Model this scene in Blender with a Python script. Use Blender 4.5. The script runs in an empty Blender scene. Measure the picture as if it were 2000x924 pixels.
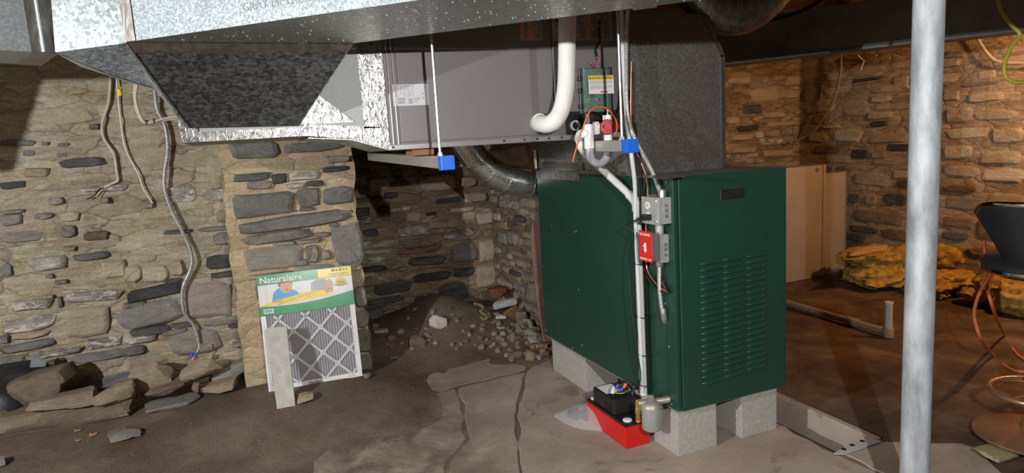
import bpy, bmesh, math, random
from mathutils import Vector, Matrix, noise
random.seed(7)
S = bpy.context.scene
COL = S.collection
# ------------------------------------------------------------------ camera
FPX, YAW, PIT, ROL, CH = 1249.2, .3823, .1420, .0603, 1.284
def cam_axes():
    cy, sy = math.cos(YAW), math.sin(YAW)
    f = Vector((sy*math.cos(PIT), cy*math.cos(PIT), -math.sin(PIT)))
    r0 = Vector((cy, -sy, 0)); u0 = r0.cross(f)
    cr, sr = math.cos(ROL), math.sin(ROL)
    return r0*cr-u0*sr, u0*cr+r0*sr, f
CR, CU, CF = cam_axes()
CAM = Vector((0, 0, CH))
cd = bpy.data.cameras.new('camera'); cam = bpy.data.objects.new('camera', cd); COL.objects.link(cam)
cd.sensor_width = 36; cd.sensor_fit = 'HORIZONTAL'; cd.lens = FPX*36/2000; cd.clip_start = .05
cam.matrix_world = Matrix(((CR.x, CU.x, -CF.x, 0), (CR.y, CU.y, -CF.y, 0), (CR.z, CU.z, -CF.z, CH), (0, 0, 0, 1)))
S.camera = cam
# ------------------------------------------------------------------ light
S.view_settings.view_transform = 'Standard'; S.view_settings.look = 'None'
S.view_settings.exposure = 0; S.view_settings.gamma = 1; S.view_settings.use_curve_mapping = False
w = bpy.data.worlds.new('world'); S.world = w; w.use_nodes = True
w.node_tree.nodes['Background'].inputs[0].default_value = (.9, .95, 1, 1)
w.node_tree.nodes['Background'].inputs[1].default_value = .012
def lamp(name, loc, power, col, rad, kind='POINT', aim=None, spot=None):
    l = bpy.data.lights.new(name, kind); l.energy = power; l.color = col; l.shadow_soft_size = rad
    o = bpy.data.objects.new(name, l); COL.objects.link(o); o.location = loc
    if aim: o.rotation_euler = (Vector(aim)-Vector(loc)).to_track_quat('-Z', 'Y').to_euler()
    if spot: l.spot_size = spot; l.spot_blend = .5
    return o
L1 = Vector((-1.95, 1.05, 1.52))
lamp('work_light_left', L1, 290, (.96, .98, 1), .012)
lamp('head_lamp', (.38, -.22, 1.56), 190, (1, .97, .93), .012, 'SPOT', (1.55, 2.1, 1.05), math.radians(84))
lamp('bulb_warm', (4.30, 1.75, 1.84), 100, (1, .49, .18), .04)
# ------------------------------------------------------------------ pixel helpers (2000x924 frame -> a point on a world plane)
def ray(x, y): return (CF*FPX+CR*(x-1000)+CU*(462-y))/FPX
def pY(x, y, Y): d = ray(x, y); return CAM+d*(Y/d.y)
def pX(x, y, X): d = ray(x, y); return CAM+d*(X/d.x)
def pZ(x, y, Z=0.): d = ray(x, y); return CAM+d*((Z-CH)/d.z)
def pD(x, y, t): return CAM+ray(x, y)*t
def sm(a): a = max(0, min(1, a)); return a*a*(3-2*a)
TX0, TX1, TY0 = 2.035, 2.24, 1.74
def FZ(x, y):
    z = -.006 if x < TX0 else 0
    n = noise.noise(Vector((x*2.1, y*2.1, 3)))*.008+noise.noise(Vector((x*9, y*9, 1)))*.003
    a = sm((.85-x)/.5)*sm((y-2.7)/.9)
    z += a*.06
    z += .19*math.exp(-((x-1.12)/.26)**2-((y-4.36)/.34)**2)*(1 if x > .5 else 0)
    z += sm((y-3.6)/.8)*.07*sm((x-.4)/.4)*sm((1.9-x)/.3)
    z += .07*math.exp(-((x-1.5)/.25)**2-((y-4.1)/.4)**2)
    b = max(a, sm((y-3.3)/.4), sm((x-2.3)/.4)*.6, sm((.6-x)/.5))
    z += n*(.15+.85*b)
    if TX0 < x < TX1 and y > TY0: z -= .13
    return z
def pF(x, y):
    d = ray(x, y); t = .8
    while t < 8:
        p = CAM+d*t
        if p.z <= FZ(p.x, p.y): return p
        t += .004
    return p
# ------------------------------------------------------------------ materials
MATS = {}
def nn(nt, t, **k):
    n = nt.nodes.new(t)
    for a, b in k.items(): setattr(n, a, b)
    return n
def ramp(nt, fac, stops):
    r = nn(nt, 'ShaderNodeValToRGB'); e = r.color_ramp.elements
    while len(e) < len(stops): e.new(.5)
    for i, (p, c) in enumerate(stops):
        e[i].position = p; e[i].color = (*c, 1) if len(c) == 3 else c
    nt.links.new(fac, r.inputs[0]); return r.outputs[0]
def mapped(nt, stretch=(1, 1, 1), off=(0, 0, 0)):
    g = nn(nt, 'ShaderNodeNewGeometry'); m = nn(nt, 'ShaderNodeMapping')
    m.inputs['Scale'].default_value = stretch; m.inputs['Location'].default_value = off
    nt.links.new(g.outputs['Position'], m.inputs[0]); return m.outputs[0]
def tex(nt, vec, scale, detail=6, rough=.6, dist=0):
    t = nn(nt, 'ShaderNodeTexNoise'); t.inputs['Scale'].default_value = scale; t.inputs['Detail'].default_value = detail
    t.inputs['Roughness'].default_value = rough; t.inputs['Distortion'].default_value = dist
    nt.links.new(vec, t.inputs['Vector']); return t.outputs['Fac']
def mix(nt, fac, a, b, mode='MIX'):
    m = nn(nt, 'ShaderNodeMix', data_type='RGBA', blend_type=mode)
    if isinstance(fac, float): m.inputs[0].default_value = fac
    else: nt.links.new(fac, m.inputs[0])
    for s, v in ((m.inputs[6], a), (m.inputs[7], b)):
        if isinstance(v, tuple): s.default_value = (*v, 1)
        else: nt.links.new(v, s)
    return m.outputs[2]
def base(name, rough=.6, metal=0, spec=.5):
    m = bpy.data.materials.new(name); m.use_nodes = True; nt = m.node_tree; b = nt.nodes['Principled BSDF']
    b.inputs['Roughness'].default_value = rough; b.inputs['Metallic'].default_value = metal
    b.inputs['Specular IOR Level'].default_value = spec
    MATS[name] = m; return m, nt, b
def bump(nt, b, h, strength, dist):
    bp = nn(nt, 'ShaderNodeBump'); bp.inputs['Strength'].default_value = strength; bp.inputs['Distance'].default_value = dist
    nt.links.new(h, bp.inputs['Height']); nt.links.new(bp.outputs[0], b.inputs['Normal'])
def add(nt, a, b, k=1., op='MULTIPLY_ADD'):
    m = nn(nt, 'ShaderNodeMath', operation=op); nt.links.new(b, m.inputs[0]); m.inputs[1].default_value = k
    nt.links.new(a, m.inputs[2]); return m.outputs[0]
def plain(name, col, rough=.5, metal=0, var=.12, scale=8, bmp=0, bscale=60, spec=.5, stretch=(1, 1, 1), **kw):
    m, nt, b = base(name, rough, metal, spec)
    v = mapped(nt, stretch); n = tex(nt, v, scale)
    lo = tuple(c*(1-var) for c in col); hi = tuple(min(1, c*(1+var)) for c in col)
    nt.links.new(ramp(nt, n, [(.3, lo), (.7, hi)]), b.inputs['Base Color'])
    if bmp: bump(nt, b, tex(nt, v, bscale, 4), bmp, .004)
    for k, x in kw.items(): b.inputs[k.replace('_', ' ')].default_value = x
    return m
def galv(name, lo, hi, metal=.75, rough=.42, scale=55, stretch=(1, 1, 1), grime=.0):
    m, nt, b = base(name, rough, metal)
    v = mapped(nt, stretch)
    wv = nn(nt, 'ShaderNodeVectorMath', operation='MULTIPLY_ADD')
    t = nn(nt, 'ShaderNodeTexNoise'); t.inputs['Scale'].default_value = scale*.8; nt.links.new(v, t.inputs['Vector'])
    nt.links.new(t.outputs['Color'], wv.inputs[0]); wv.inputs[1].default_value = (.9/scale,)*3; nt.links.new(v, wv.inputs[2])
    vo = nn(nt, 'ShaderNodeTexVoronoi'); vo.inputs['Scale'].default_value = scale
    nt.links.new(wv.outputs[0], vo.inputs['Vector'])
    sp = nn(nt, 'ShaderNodeSeparateColor'); nt.links.new(vo.outputs['Color'], sp.inputs[0])
    c = ramp(nt, sp.outputs[0], [(.1, lo), (.55, tuple((a+b_)/2*.95 for a, b_ in zip(lo, hi))), (.95, hi)])
    if grime: c = mix(nt, ramp(nt, tex(nt, v, 3), [(.45, (0, 0, 0)), (.7, (grime,)*3)]), c, (.2, .18, .16))
    nt.links.new(c, b.inputs['Base Color'])
    r = nn(nt, 'ShaderNodeMapRange'); r.inputs[3].default_value = rough-.1; r.inputs[4].default_value = rough+.15
    nt.links.new(sp.outputs[1], r.inputs[0]); nt.links.new(r.outputs[0], b.inputs['Roughness'])
    bump(nt, b, tex(nt, v, 260, 2), .08, .001)
    return m
def foil(name, lo=.55, hi=.9, rough=.22, bs=.6, scale=45, tint=(1, 1, 1), metal=.95):
    m, nt, b = base(name, rough, metal)
    v = mapped(nt, (1, 1, .55)); n = tex(nt, v, scale, 3, .6, .8)
    nt.links.new(ramp(nt, n, [(.35, tuple(lo*t for t in tint)), (.65, tuple(hi*t for t in tint))]), b.inputs['Base Color'])
    bump(nt, b, n, bs, .006); return m
def stone(name, stops, white=None, wcol=(.62, .58, .5), rough=.85, wthr=.6, coat=0, ccol=(.4, .3, .19)):
    m, nt, b = base(name, rough, 0, .3)
    v = mapped(nt, (1, 1, 2.4)); v2 = mapped(nt)
    oi = nn(nt, 'ShaderNodeObjectInfo')
    n = tex(nt, v, 7, 8, .65, .4)
    f = nn(nt, 'ShaderNodeMath', operation='MULTIPLY_ADD'); nt.links.new(oi.outputs['Random'], f.inputs[0]); f.inputs[1].default_value = .34
    f2 = nn(nt, 'ShaderNodeMath', operation='SUBTRACT'); nt.links.new(n, f2.inputs[0]); f2.inputs[1].default_value = .17
    nt.links.new(f2.outputs[0], f.inputs[2])
    c = ramp(nt, f.outputs[0], stops)
    if coat:
        c = mix(nt, ramp(nt, tex(nt, v2, 9, 8, .7), [(.5, (0, 0, 0)), (.62, (coat,)*3)]), c, ccol)
    if white:
        k = ramp(nt, tex(nt, v, 16, 10, .75, .6), [(wthr, (0, 0, 0)), (wthr+.06, (white,)*3)])
        c = mix(nt, k, c, wcol)
    fine = tex(nt, v2, 90, 6, .75)
    c = mix(nt, .35, c, ramp(nt, fine, [(.3, (.25, .25, .25)), (.7, (.9, .9, .9))]), 'OVERLAY')
    nt.links.new(c, b.inputs['Base Color'])
    h = add(nt, tex(nt, v, 22, 8, .7, .5), fine, .3)
    bump(nt, b, h, .75, .02)
    return m
def mortar(name, stops, rust=.5, dark=.6, white=.5, bs=.9, joint=.9, cell=.55):
    m, nt, b = base(name, .92, 0, .2)
    v = mapped(nt, (1, 1, 2.6)); v3 = mapped(nt, (1, 1, 5)); v2 = mapped(nt)
    c = ramp(nt, tex(nt, v, 2.6, 9, .62, .5), stops)
    c = mix(nt, ramp(nt, tex(nt, mapped(nt, (1, 1, 2.6), (3, 1, 2)), 3.2, 8, .65), [(.53, (0, 0, 0)), (.66, (rust,)*3)]), c, (.36, .215, .105))
    c = mix(nt, ramp(nt, tex(nt, mapped(nt, (1, 1, 3), (7, 5, 1)), 5, 10, .72, .5), [(.53, (0, 0, 0)), (.62, (white,)*3)]), c, (.66, .61, .50))
    c = mix(nt, ramp(nt, tex(nt, mapped(nt, (1, 1, 3.4), (1, 9, 4)), 5.5, 10, .72, .7), [(.57, (0, 0, 0)), (.65, (dark,)*3)]), c, (.1, .09, .08))
    fine = tex(nt, v2, 70, 7, .78)
    # plastered-over courses: irregular cells with partly open joints
    dn = nn(nt, 'ShaderNodeTexNoise'); dn.inputs['Scale'].default_value = 4; dn.inputs['Detail'].default_value = 5; nt.links.new(v, dn.inputs['Vector'])
    dv = nn(nt, 'ShaderNodeVectorMath', operation='MULTIPLY_ADD'); dv.inputs[1].default_value = (.16, .16, .16)
    nt.links.new(dn.outputs['Color'], dv.inputs[0]); nt.links.new(v, dv.inputs[2])
    ve = nn(nt, 'ShaderNodeTexVoronoi', feature='DISTANCE_TO_EDGE'); ve.inputs['Scale'].default_value = 5.2; nt.links.new(dv.outputs[0], ve.inputs['Vector'])
    vc = nn(nt, 'ShaderNodeTexVoronoi'); vc.inputs['Scale'].default_value = 5.2; nt.links.new(dv.outputs[0], vc.inputs['Vector'])
    sc = nn(nt, 'ShaderNodeSeparateColor'); nt.links.new(vc.outputs['Color'], sc.inputs[0])
    c = mix(nt, .5, c, ramp(nt, sc.outputs[0], [(.0, (.36, .36, .37)), (.5, (.5, .5, .5)), (1, (.64, .62, .58))]), 'OVERLAY')
    jm = nn(nt, 'ShaderNodeMath', operation='MULTIPLY'); nt.links.new(ramp(nt, ve.outputs['Distance'], [(.0, (1, 1, 1)), (.022, (.5, .5, .5)), (.045, (0, 0, 0))]), jm.inputs[0])
    nt.links.new(ramp(nt, tex(nt, v2, 2.4, 6, .6), [(.46, (0, 0, 0)), (.6, (joint,)*3)]), jm.inputs[1])
    c = mix(nt, jm.outputs[0], c, (.075, .058, .04))
    c = mix(nt, .55, c, ramp(nt, fine, [(.3, (.22, .22, .22)), (.7, (.85, .85, .85))]), 'OVERLAY')
    nt.links.new(c, b.inputs['Base Color'])
    h = add(nt, tex(nt, v3, 6, 10, .72, .9), fine, .25)
    h = add(nt, h, ramp(nt, ve.outputs['Distance'], [(.0, (0, 0, 0)), (.05, (.6, .6, .6)), (.2, (1, 1, 1))]), cell)
    bump(nt, b, h, bs, .035)
    return m
mortar('mortar_left', [(.28, (.36, .28, .17)), (.42, (.49, .42, .29)), (.58, (.57, .51, .38)), (.72, (.44, .345, .205))], rust=.4, dark=.42, white=.7, joint=.7, cell=.28)
mortar('mortar_pier', [(.3, (.40, .30, .185)), (.55, (.50, .395, .26)), (.75, (.44, .35, .23))], rust=.1, dark=.1, white=.3, bs=.6, joint=.3)
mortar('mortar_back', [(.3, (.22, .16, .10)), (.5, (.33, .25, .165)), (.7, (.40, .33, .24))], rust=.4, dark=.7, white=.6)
mortar('mortar_right', [(.3, (.32, .22, .13)), (.5, (.46, .36, .25)), (.7, (.56, .46, .33))], rust=.5, dark=.6, white=.5, joint=.55, cell=.35)
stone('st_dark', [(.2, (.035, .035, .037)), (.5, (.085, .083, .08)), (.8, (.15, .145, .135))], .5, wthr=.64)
stone('st_grey', [(.2, (.14, .13, .11)), (.5, (.25, .235, .20)), (.8, (.35, .33, .28))], .4, wthr=.66, coat=.35)
stone('st_tan', [(.2, (.24, .185, .125)), (.5, (.37, .30, .21)), (.8, (.48, .41, .30))], .35, wthr=.62, coat=.4)
stone('st_cream', [(.2, (.34, .285, .19)), (.5, (.45, .39, .275)), (.8, (.55, .50, .38))], .5, wthr=.6, coat=.5)
stone('st_white', [(.25, (.09, .085, .08)), (.5, (.25, .23, .2)), (.75, (.42, .39, .33))], .95, wthr=.5)
stone('st_mauve', [(.2, (.22, .18, .155)), (.5, (.33, .275, .24)), (.8, (.40, .35, .31))], .2)
stone('st_slate', [(.2, (.12, .117, .108)), (.5, (.20, .196, .182)), (.8, (.29, .28, .255))], .25, wthr=.68, coat=.15)
stone('st_brown', [(.2, (.10, .065, .04)), (.5, (.18, .125, .08)), (.8, (.28, .21, .14))], .25, wthr=.66, coat=.3)
stone('rock_tan', [(.2, (.25, .195, .13)), (.5, (.37, .30, .21)), (.8, (.46, .39, .29))], .2, wthr=.66)
stone('rock_brown', [(.2, (.12, .09, .06)), (.5, (.21, .165, .115)), (.8, (.32, .265, .19))], .25, wthr=.66)
stone('rock_grey', [(.2, (.16, .15, .135)), (.5, (.26, .25, .225)), (.8, (.38, .365, .33))], .3, wthr=.64)
def floor_mat():
    m, nt, b = base('dirt_floor', .95, 0, .2)
    v = mapped(nt)
    c = ramp(nt, tex(nt, v, 2.2, 9, .65), [(.3, (.105, .077, .053)), (.5, (.165, .126, .09)), (.7, (.245, .195, .145))])
    c = mix(nt, ramp(nt, tex(nt, mapped(nt, (1, 1, 1), (4, 2, 0)), 1.6, 9, .6, .5), [(.5, (0, 0, 0)), (.66, (.55,)*3)]), c, (.30, .255, .20))
    # the floor beyond the trench is darker red-brown earth
    g = nn(nt, 'ShaderNodeNewGeometry'); s = nn(nt, 'ShaderNodeSeparateXYZ'); nt.links.new(g.outputs['Position'], s.inputs[0])
    r = nn(nt, 'ShaderNodeMapRange'); r.inputs[1].default_value = 2.1; r.inputs[2].default_value = 2.5; nt.links.new(s.outputs[0], r.inputs[0])
    c2 = ramp(nt, tex(nt, v, 3, 9, .68, .4), [(.3, (.05, .031, .02)), (.5, (.105, .068, .045)), (.7, (.21, .15, .105))])
    c = mix(nt, r.outputs[0], c, c2)
    fine = tex(nt, v, 110, 7, .8)
    c = mix(nt, .45, c, ramp(nt, fine, [(.3, (.15, .15, .15)), (.72, (.9, .9, .9))]), 'OVERLAY')
    nt.links.new(c, b.inputs['Base Color'])
    bump(nt, b, add(nt, tex(nt, v, 14, 9, .7), fine, .35), .8, .018)
floor_mat()
def slab_mat():
    m, nt, b = base('concrete_slab', .9, 0, .25)
    v = mapped(nt)
    c = ramp(nt, tex(nt, v, 2.5, 9, .6), [(.3, (.26, .205, .155)), (.5, (.36, .295, .235)), (.7, (.44, .37, .30))])
    c = mix(nt, ramp(nt, tex(nt, mapped(nt, (1, 1, 1), (2, 7, 0)), 3, 9, .65, .8), [(.58, (0, 0, 0)), (.68, (.75,)*3)]), c, (.13, .10, .075))
    # worn towards the dirt: edges on the west side are earth-stained
    g = nn(nt, 'ShaderNodeNewGeometry'); s = nn(nt, 'ShaderNodeSeparateXYZ'); nt.links.new(g.outputs['Position'], s.inputs[0])
    r = nn(nt, 'ShaderNodeMapRange'); r.inputs[1].default_value = 1.2; r.inputs[2].default_value = .55; nt.links.new(s.outputs[0], r.inputs[0])
    k = nn(nt, 'ShaderNodeMath', operation='MULTIPLY'); nt.links.new(r.outputs[0], k.inputs[0])
    nt.links.new(ramp(nt, tex(nt, v, 4, 9, .7, .4), [(.35, (0, 0, 0)), (.55, (1, 1, 1))]), k.inputs[1])
    c = mix(nt, k.outputs[0], c, (.14, .11, .08))
    nt.links.new(c, b.inputs['Base Color'])
    bump(nt, b, add(nt, tex(nt, v, 30, 7, .7), tex(nt, v, 160, 4), .2), .35, .008)
slab_mat()
plain('block_grey', (.40, .395, .37), .95, 0, .14, 60, .8, 150, .2)
plain('green_paint', (.012, .052, .036), .33, 0, .08, 3, .03, 120, .5)
plain('black_metal', (.012, .012, .012), .45)
plain('black_plastic', (.014, .014, .015), .4)
plain('black_rubber', (.012, .012, .012), .55)
plain('cabinet_grey', (.155, .146, .146), .5, .15, .04, 2)
plain('cabinet_trim', (.30, .29, .29), .35, .5, .06, 4)
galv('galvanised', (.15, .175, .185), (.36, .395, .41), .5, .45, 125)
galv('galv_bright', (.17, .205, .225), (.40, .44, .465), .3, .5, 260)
galv('galv_left', (.30, .335, .36), (.42, .46, .49), .4, .5, 200)
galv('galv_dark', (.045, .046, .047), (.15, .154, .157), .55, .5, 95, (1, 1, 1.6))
galv('galv_plenum', (.18, .175, .165), (.24, .235, .225), .7, .42, 160)
galv('galv_shiny', (.55, .55, .55), (.72, .72, .72), .95, .26, 220)
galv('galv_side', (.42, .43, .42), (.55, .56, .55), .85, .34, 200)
galv('strut_zinc', (.46, .47, .45), (.58, .58, .55), .7, .42, 200)
foil('foil_tape', .22, .46, .36, .8, 60); foil('foil_tape_dull', .22, .36, .4, .35, 30, (1, .96, .92))
foil('flex_foil', .18, .36, .35, .5, 30, metal=.6)
plain('insul_grey', (.36, .385, .38), .7, .2, .1, 120, .3, 300)
plain('box_steel', (.42, .44, .44), .42, .3, .12, 30)
plain('zinc', (.6, .63, .66), .3, .85, .1, 40)
plain('post_paint', (.33, .36, .39), .65, .1, .42, 22, .25, 90, stretch=(1, 1, .3))
plain('beam_steel', (.22, .22, .225), .6, .15, .25, 6, .15, 60)
plain('beam_bottom', (.2, .16, .13), .8, 0, .25, 8)
plain('white_foam', (.72, .71, .68), .7, 0, .05, 20, .5, 160)
plain('white_pvc', (.74, .73, .70), .35, 0, .04, 6)
plain('white_label', (.78, .78, .78), .5, 0, .03)
plain('label_grey', (.50, .49, .52), .6, 0, .03)
plain('print_dark', (.05, .05, .06), .6); plain('print_grey', (.3, .31, .33), .6)
plain('orange_print', (.55, .16, .04), .6); plain('label_beige', (.32, .29, .25), .6)
plain('yellow_print', (.75, .56, .02), .5); plain('red_paint', (.62, .02, .015), .4, 0, .05)
plain('red_plastic', (.60, .014, .012), .36, 0, .06); plain('red_cap', (.34, .008, .015), .5)
plain('blue_cap', (.012, .12, .62), .4, 0, .05); plain('pcb', (.03, .13, .085), .5, 0, .25, 90)
plain('copper', (.55, .27, .18), .38, .8); plain('orange_tie', (.5, .1, .03), .45); plain('orange_cord', (.5, .13, .05), .5)
plain('brass', (.5, .32, .1), .35, .8); plain('cast_zinc', (.38, .36, .31), .5, .6, .15, 30, .3)
plain('can_grey', (.36, .38, .38), .45, .35, .1, 20)
plain('cable_beige', (.50, .44, .33), .6, 0, .15, 30); plain('cable_white', (.68, .66, .6), .5)
plain('yellow_cable', (.50, .43, .06), .5); plain('wire_blue', (.05, .08, .5), .5); plain('wire_orange', (.75, .2, .06), .5)
galv('armour', (.32, .33, .34), (.5, .51, .52), .6, .45, 120)
plain('wood_shim', (.26, .11, .045), .8, 0, .25, 30, .3, 80, stretch=(.3, 1, 1))
plain('joist_wood', (.20, .14, .09), .85, 0, .3, 9, .3, 50, stretch=(.4, .4, 1))
plain('board_wood', (.30, .22, .14), .85, 0, .25, 6, .3, 40)
plain('sheet_metal_old', (.45, .40, .36), .5, .35, .08, 5)
plain('insul_yellow', (.36, .235, .055), .95, 0, .55, 26, 1, 70); plain('insul_paper', (.50, .32, .20), .85, 0, .2, 12)
plain('chair_black', (.016, .018, .021), .3); plain('chrome', (.7, .7, .7), .1, 1, .02)
plain('copper_disc', (.55, .36, .24), .25, .8, .1, 8); plain('foam_olive', (.30, .27, .15), .95, 0, .2, 40, .6, 100)
plain('rust_pipe', (.30, .22, .15), .7, .2, .3, 20); plain('tile_cement', (.42, .415, .37), .9, 0, .18, 26, .4, 120, stretch=(1, 1, .6))
plain('chip_white', (.62, .60, .54), .9, 0, .1, 30, .5, 90); plain('cloth_yellow', (.17, .155, .06), .8, 0, .3, 30)
plain('brick_old', (.15, .055, .03), .85, 0, .3, 25, .5, 90); plain('plaster_grey', (.42, .43, .43), .8, 0, .15, 20)
plain('leaf_dry', (.48, .25, .12), .8); plain('tarp', (.018, .019, .021), .42, 0, .2, 10, .4, 30); plain('tarp_light', (.20, .23, .26), .35, 0, .2, 20)
plain('amber_glass', (.30, .20, .09), .12, .3); plain('slab_red', (.22, .13, .10), .85, 0, .25, 8, .4, 40)
plain('card_white', (.74, .745, .76), .3); plain('card_green', (.012, .27, .10), .25); plain('card_yellow', (.80, .55, .015), .25)
plain('card_photo', (.66, .655, .65), .25, 0, .1, 12); plain('skin_print', (.55, .30, .2), .3); plain('hair_print', (.17, .10, .07), .3)
plain('blue_print', (.03, .32, .62), .3); plain('gold_print', (.62, .42, .06), .3); plain('media_grey', (.36, .345, .37), .8, 0, .08, 40)
plain('strap_grey', (.50, .50, .52), .5); plain('cream_print', (.75, .72, .6), .4); plain('pvc_clear_grey', (.32, .31, .36), .25, 0, .2, 50)
def clear(name, col, rough=.05, alpha=.25, trans=.9, ior=1.3):
    m, nt, b = base(name, rough, 0, .5); b.inputs['Base Color'].default_value = (*col, 1)
    b.inputs['Alpha'].default_value = alpha; b.inputs['IOR'].default_value = ior
    n = tex(nt, mapped(nt), 40, 3); bump(nt, b, n, .4, .006)
clear('clear_bag', (.75, .75, .75), .15, .3); clear('clear_cover', (.8, .85, .85), .1, .05); clear('film', (1, 1, 1), .06, .05); clear('clear_tube', (.72, .74, .8), .2, .65)
# ------------------------------------------------------------------ mesh helpers
ORG = {}
def link(o): COL.objects.link(o); return o
def thing(name, label, cat, loc=(0, 0, 0), group=None):
    o = link(bpy.data.objects.new(name, None)); o.location = loc; o.empty_display_size = .05
    o['label'] = label; o['category'] = cat; ORG[o.name] = Vector(loc)
    if group: o['group'] = group
    return o
def tag(o, label, cat, group=None, kind=None):
    o['label'] = label; o['category'] = cat
    if group: o['group'] = group
    if kind: o['kind'] = kind
    return o
class MB:
    def __init__(s): s.v = []; s.f = []
    def add(s, vs, fs):
        n = len(s.v); s.v += [Vector(v) for v in vs]; s.f += [tuple(i+n for i in f) for f in fs]; return s
    def box(s, a, b, bev=0):
        x0, x1 = sorted((a[0], b[0])); y0, y1 = sorted((a[1], b[1])); z0, z1 = sorted((a[2], b[2]))
        return s.add([(x0, y0, z0), (x1, y0, z0), (x1, y1, z0), (x0, y1, z0), (x0, y0, z1), (x1, y0, z1), (x1, y1, z1), (x0, y1, z1)],
                     [(0, 3, 2, 1), (4, 5, 6, 7), (0, 1, 5, 4), (1, 2, 6, 5), (2, 3, 7, 6), (3, 0, 4, 7)])
    def obox(s, O, U, V, N, u0, u1, v0, v1, n0, n1):
        P = lambda u, v, n: O+U*u+V*v+N*n
        return s.add([P(u0, v0, n0), P(u1, v0, n0), P(u1, v1, n0), P(u0, v1, n0), P(u0, v0, n1), P(u1, v0, n1), P(u1, v1, n1), P(u0, v1, n1)],
                     [(0, 3, 2, 1), (4, 5, 6, 7), (0, 1, 5, 4), (1, 2, 6, 5), (2, 3, 7, 6), (3, 0, 4, 7)])
    def prism(s, pts, off):
        n = len(pts); off = Vector(off); p = [Vector(q) for q in pts]
        return s.add(p+[q+off for q in p], [tuple(range(n-1, -1, -1)), tuple(range(n, 2*n))]+[(i, (i+1) % n, n+(i+1) % n, n+i) for i in range(n)])
    def tube(s, path, r, n=10, smooth=0, caps=True, rf=None):
        p = [Vector(q) for q in path]
        if smooth: p = catmull(p, smooth)
        rings = []; up = None
        for i, q in enumerate(p):
            t = (p[min(i+1, len(p)-1)]-p[max(i-1, 0)]).normalized()
            if up is None: up = Vector((0, 0, 1)) if abs(t.z) < .9 else Vector((1, 0, 0))
            a = t.cross(up)
            if a.length < 1e-6: a = t.orthogonal()
            a.normalize(); b = a.cross(t).normalized(); up = b
            rr = rf(i, len(p)) if rf else r
            rings.append([q+a*math.cos(k*math.tau/n)*rr+b*math.sin(k*math.tau/n)*rr for k in range(n)])
        vs = [v for ri in rings for v in ri]; fs = []
        for i in range(len(p)-1):
            for k in range(n): fs.append((i*n+k, i*n+(k+1) % n, (i+1)*n+(k+1) % n, (i+1)*n+k))
        if caps: fs += [tuple(range(n-1, -1, -1)), tuple((len(p)-1)*n+k for k in range(n))]
        return s.add(vs, fs)
    def lathe(s, O, prof, n=20, ax=(0, 0, 1)):
        ax = Vector(ax).normalized(); a = ax.orthogonal().normalized(); b = ax.cross(a); O = Vector(O)
        vs = [O+ax*h+(a*math.cos(k*math.tau/n)+b*math.sin(k*math.tau/n))*r for r, h in prof for k in range(n)]; fs = []
        for i in range(len(prof)-1):
            for k in range(n): fs.append((i*n+k, i*n+(k+1) % n, (i+1)*n+(k+1) % n, (i+1)*n+k))
        fs += [tuple(range(n-1, -1, -1)), tuple((len(prof)-1)*n+k for k in range(n))]
        return s.add(vs, fs)
    def build(s, name, mat, parent=None, smooth=None, bev=0, seg=1):
        o0 = ORG[parent.name] if parent is not None and parent.name in ORG else Vector((0, 0, 0))
        me = bpy.data.meshes.new(name); me.from_pydata([v-o0 for v in s.v], [], s.f)
        bm = bmesh.new(); bm.from_mesh(me)
        bmesh.ops.recalc_face_normals(bm, faces=bm.faces)
        if bev: bmesh.ops.bevel(bm, geom=[e for e in bm.edges if len(e.link_faces) == 2 and e.calc_face_angle(0) > .5], offset=bev, segments=seg, affect='EDGES', profile=.7)
        bm.to_mesh(me); bm.free()
        if smooth:
            for p in me.polygons: p.use_smooth = True
            me.set_sharp_from_angle(angle=math.radians(smooth))
        me.materials.append(MATS[mat])
        o = link(bpy.data.objects.new(name, me))
        if parent is not None: o.parent = parent
        ORG[o.name] = o0; return o
def catmull(p, k):
    out = []
    q = [p[0]*2-p[1]]+p+[p[-1]*2-p[-2]]
    for i in range(1, len(q)-2):
        a, b, c, d = q[i-1:i+3]
        for j in range(k):
            t = j/k; out.append(.5*((2*b)+(c-a)*t+(2*a-5*b+4*c-d)*t*t+(3*b-a-3*c+d)*t*t*t))
    out.append(p[-1]); return out
def resample(p, step):
    out = [p[0]]; acc = 0
    for a, b in zip(p, p[1:]):
        L = (b-a).length
        if L < 1e-9: continue
        d = step-acc
        while d <= L: out.append(a+(b-a)*(d/L)); d += step
        acc = (acc+L) % step
    return out
def armoured(path, r, step=.0035, sm_=8):
    p = resample(catmull([Vector(q) for q in path], sm_), step)
    return MB().tube(p, r, 8, rf=lambda i, n: r*(1.0 if i % 2 else .84))
def text(s, size, mat, parent, O, U, V, N, name='lettering', bold=0, align='LEFT'):
    c = bpy.data.curves.new('t', 'FONT'); c.body = s; c.size = size; c.align_x = align; c.offset = bold; c.resolution_u = 2
    o = bpy.data.objects.new('t', c); me = bpy.data.meshes.new_from_object(o)
    m = MB(); m.v = [O+U*v.co.x+V*v.co.y+N*.0002 for v in me.vertices]; m.f = [tuple(p.vertices) for p in me.polygons]
    bpy.data.objects.remove(o); bpy.data.curves.remove(c); bpy.data.meshes.remove(me)
    return m.build(name, mat, parent)
def setkind(o, k='structure'): o['kind'] = k; return o
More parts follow.
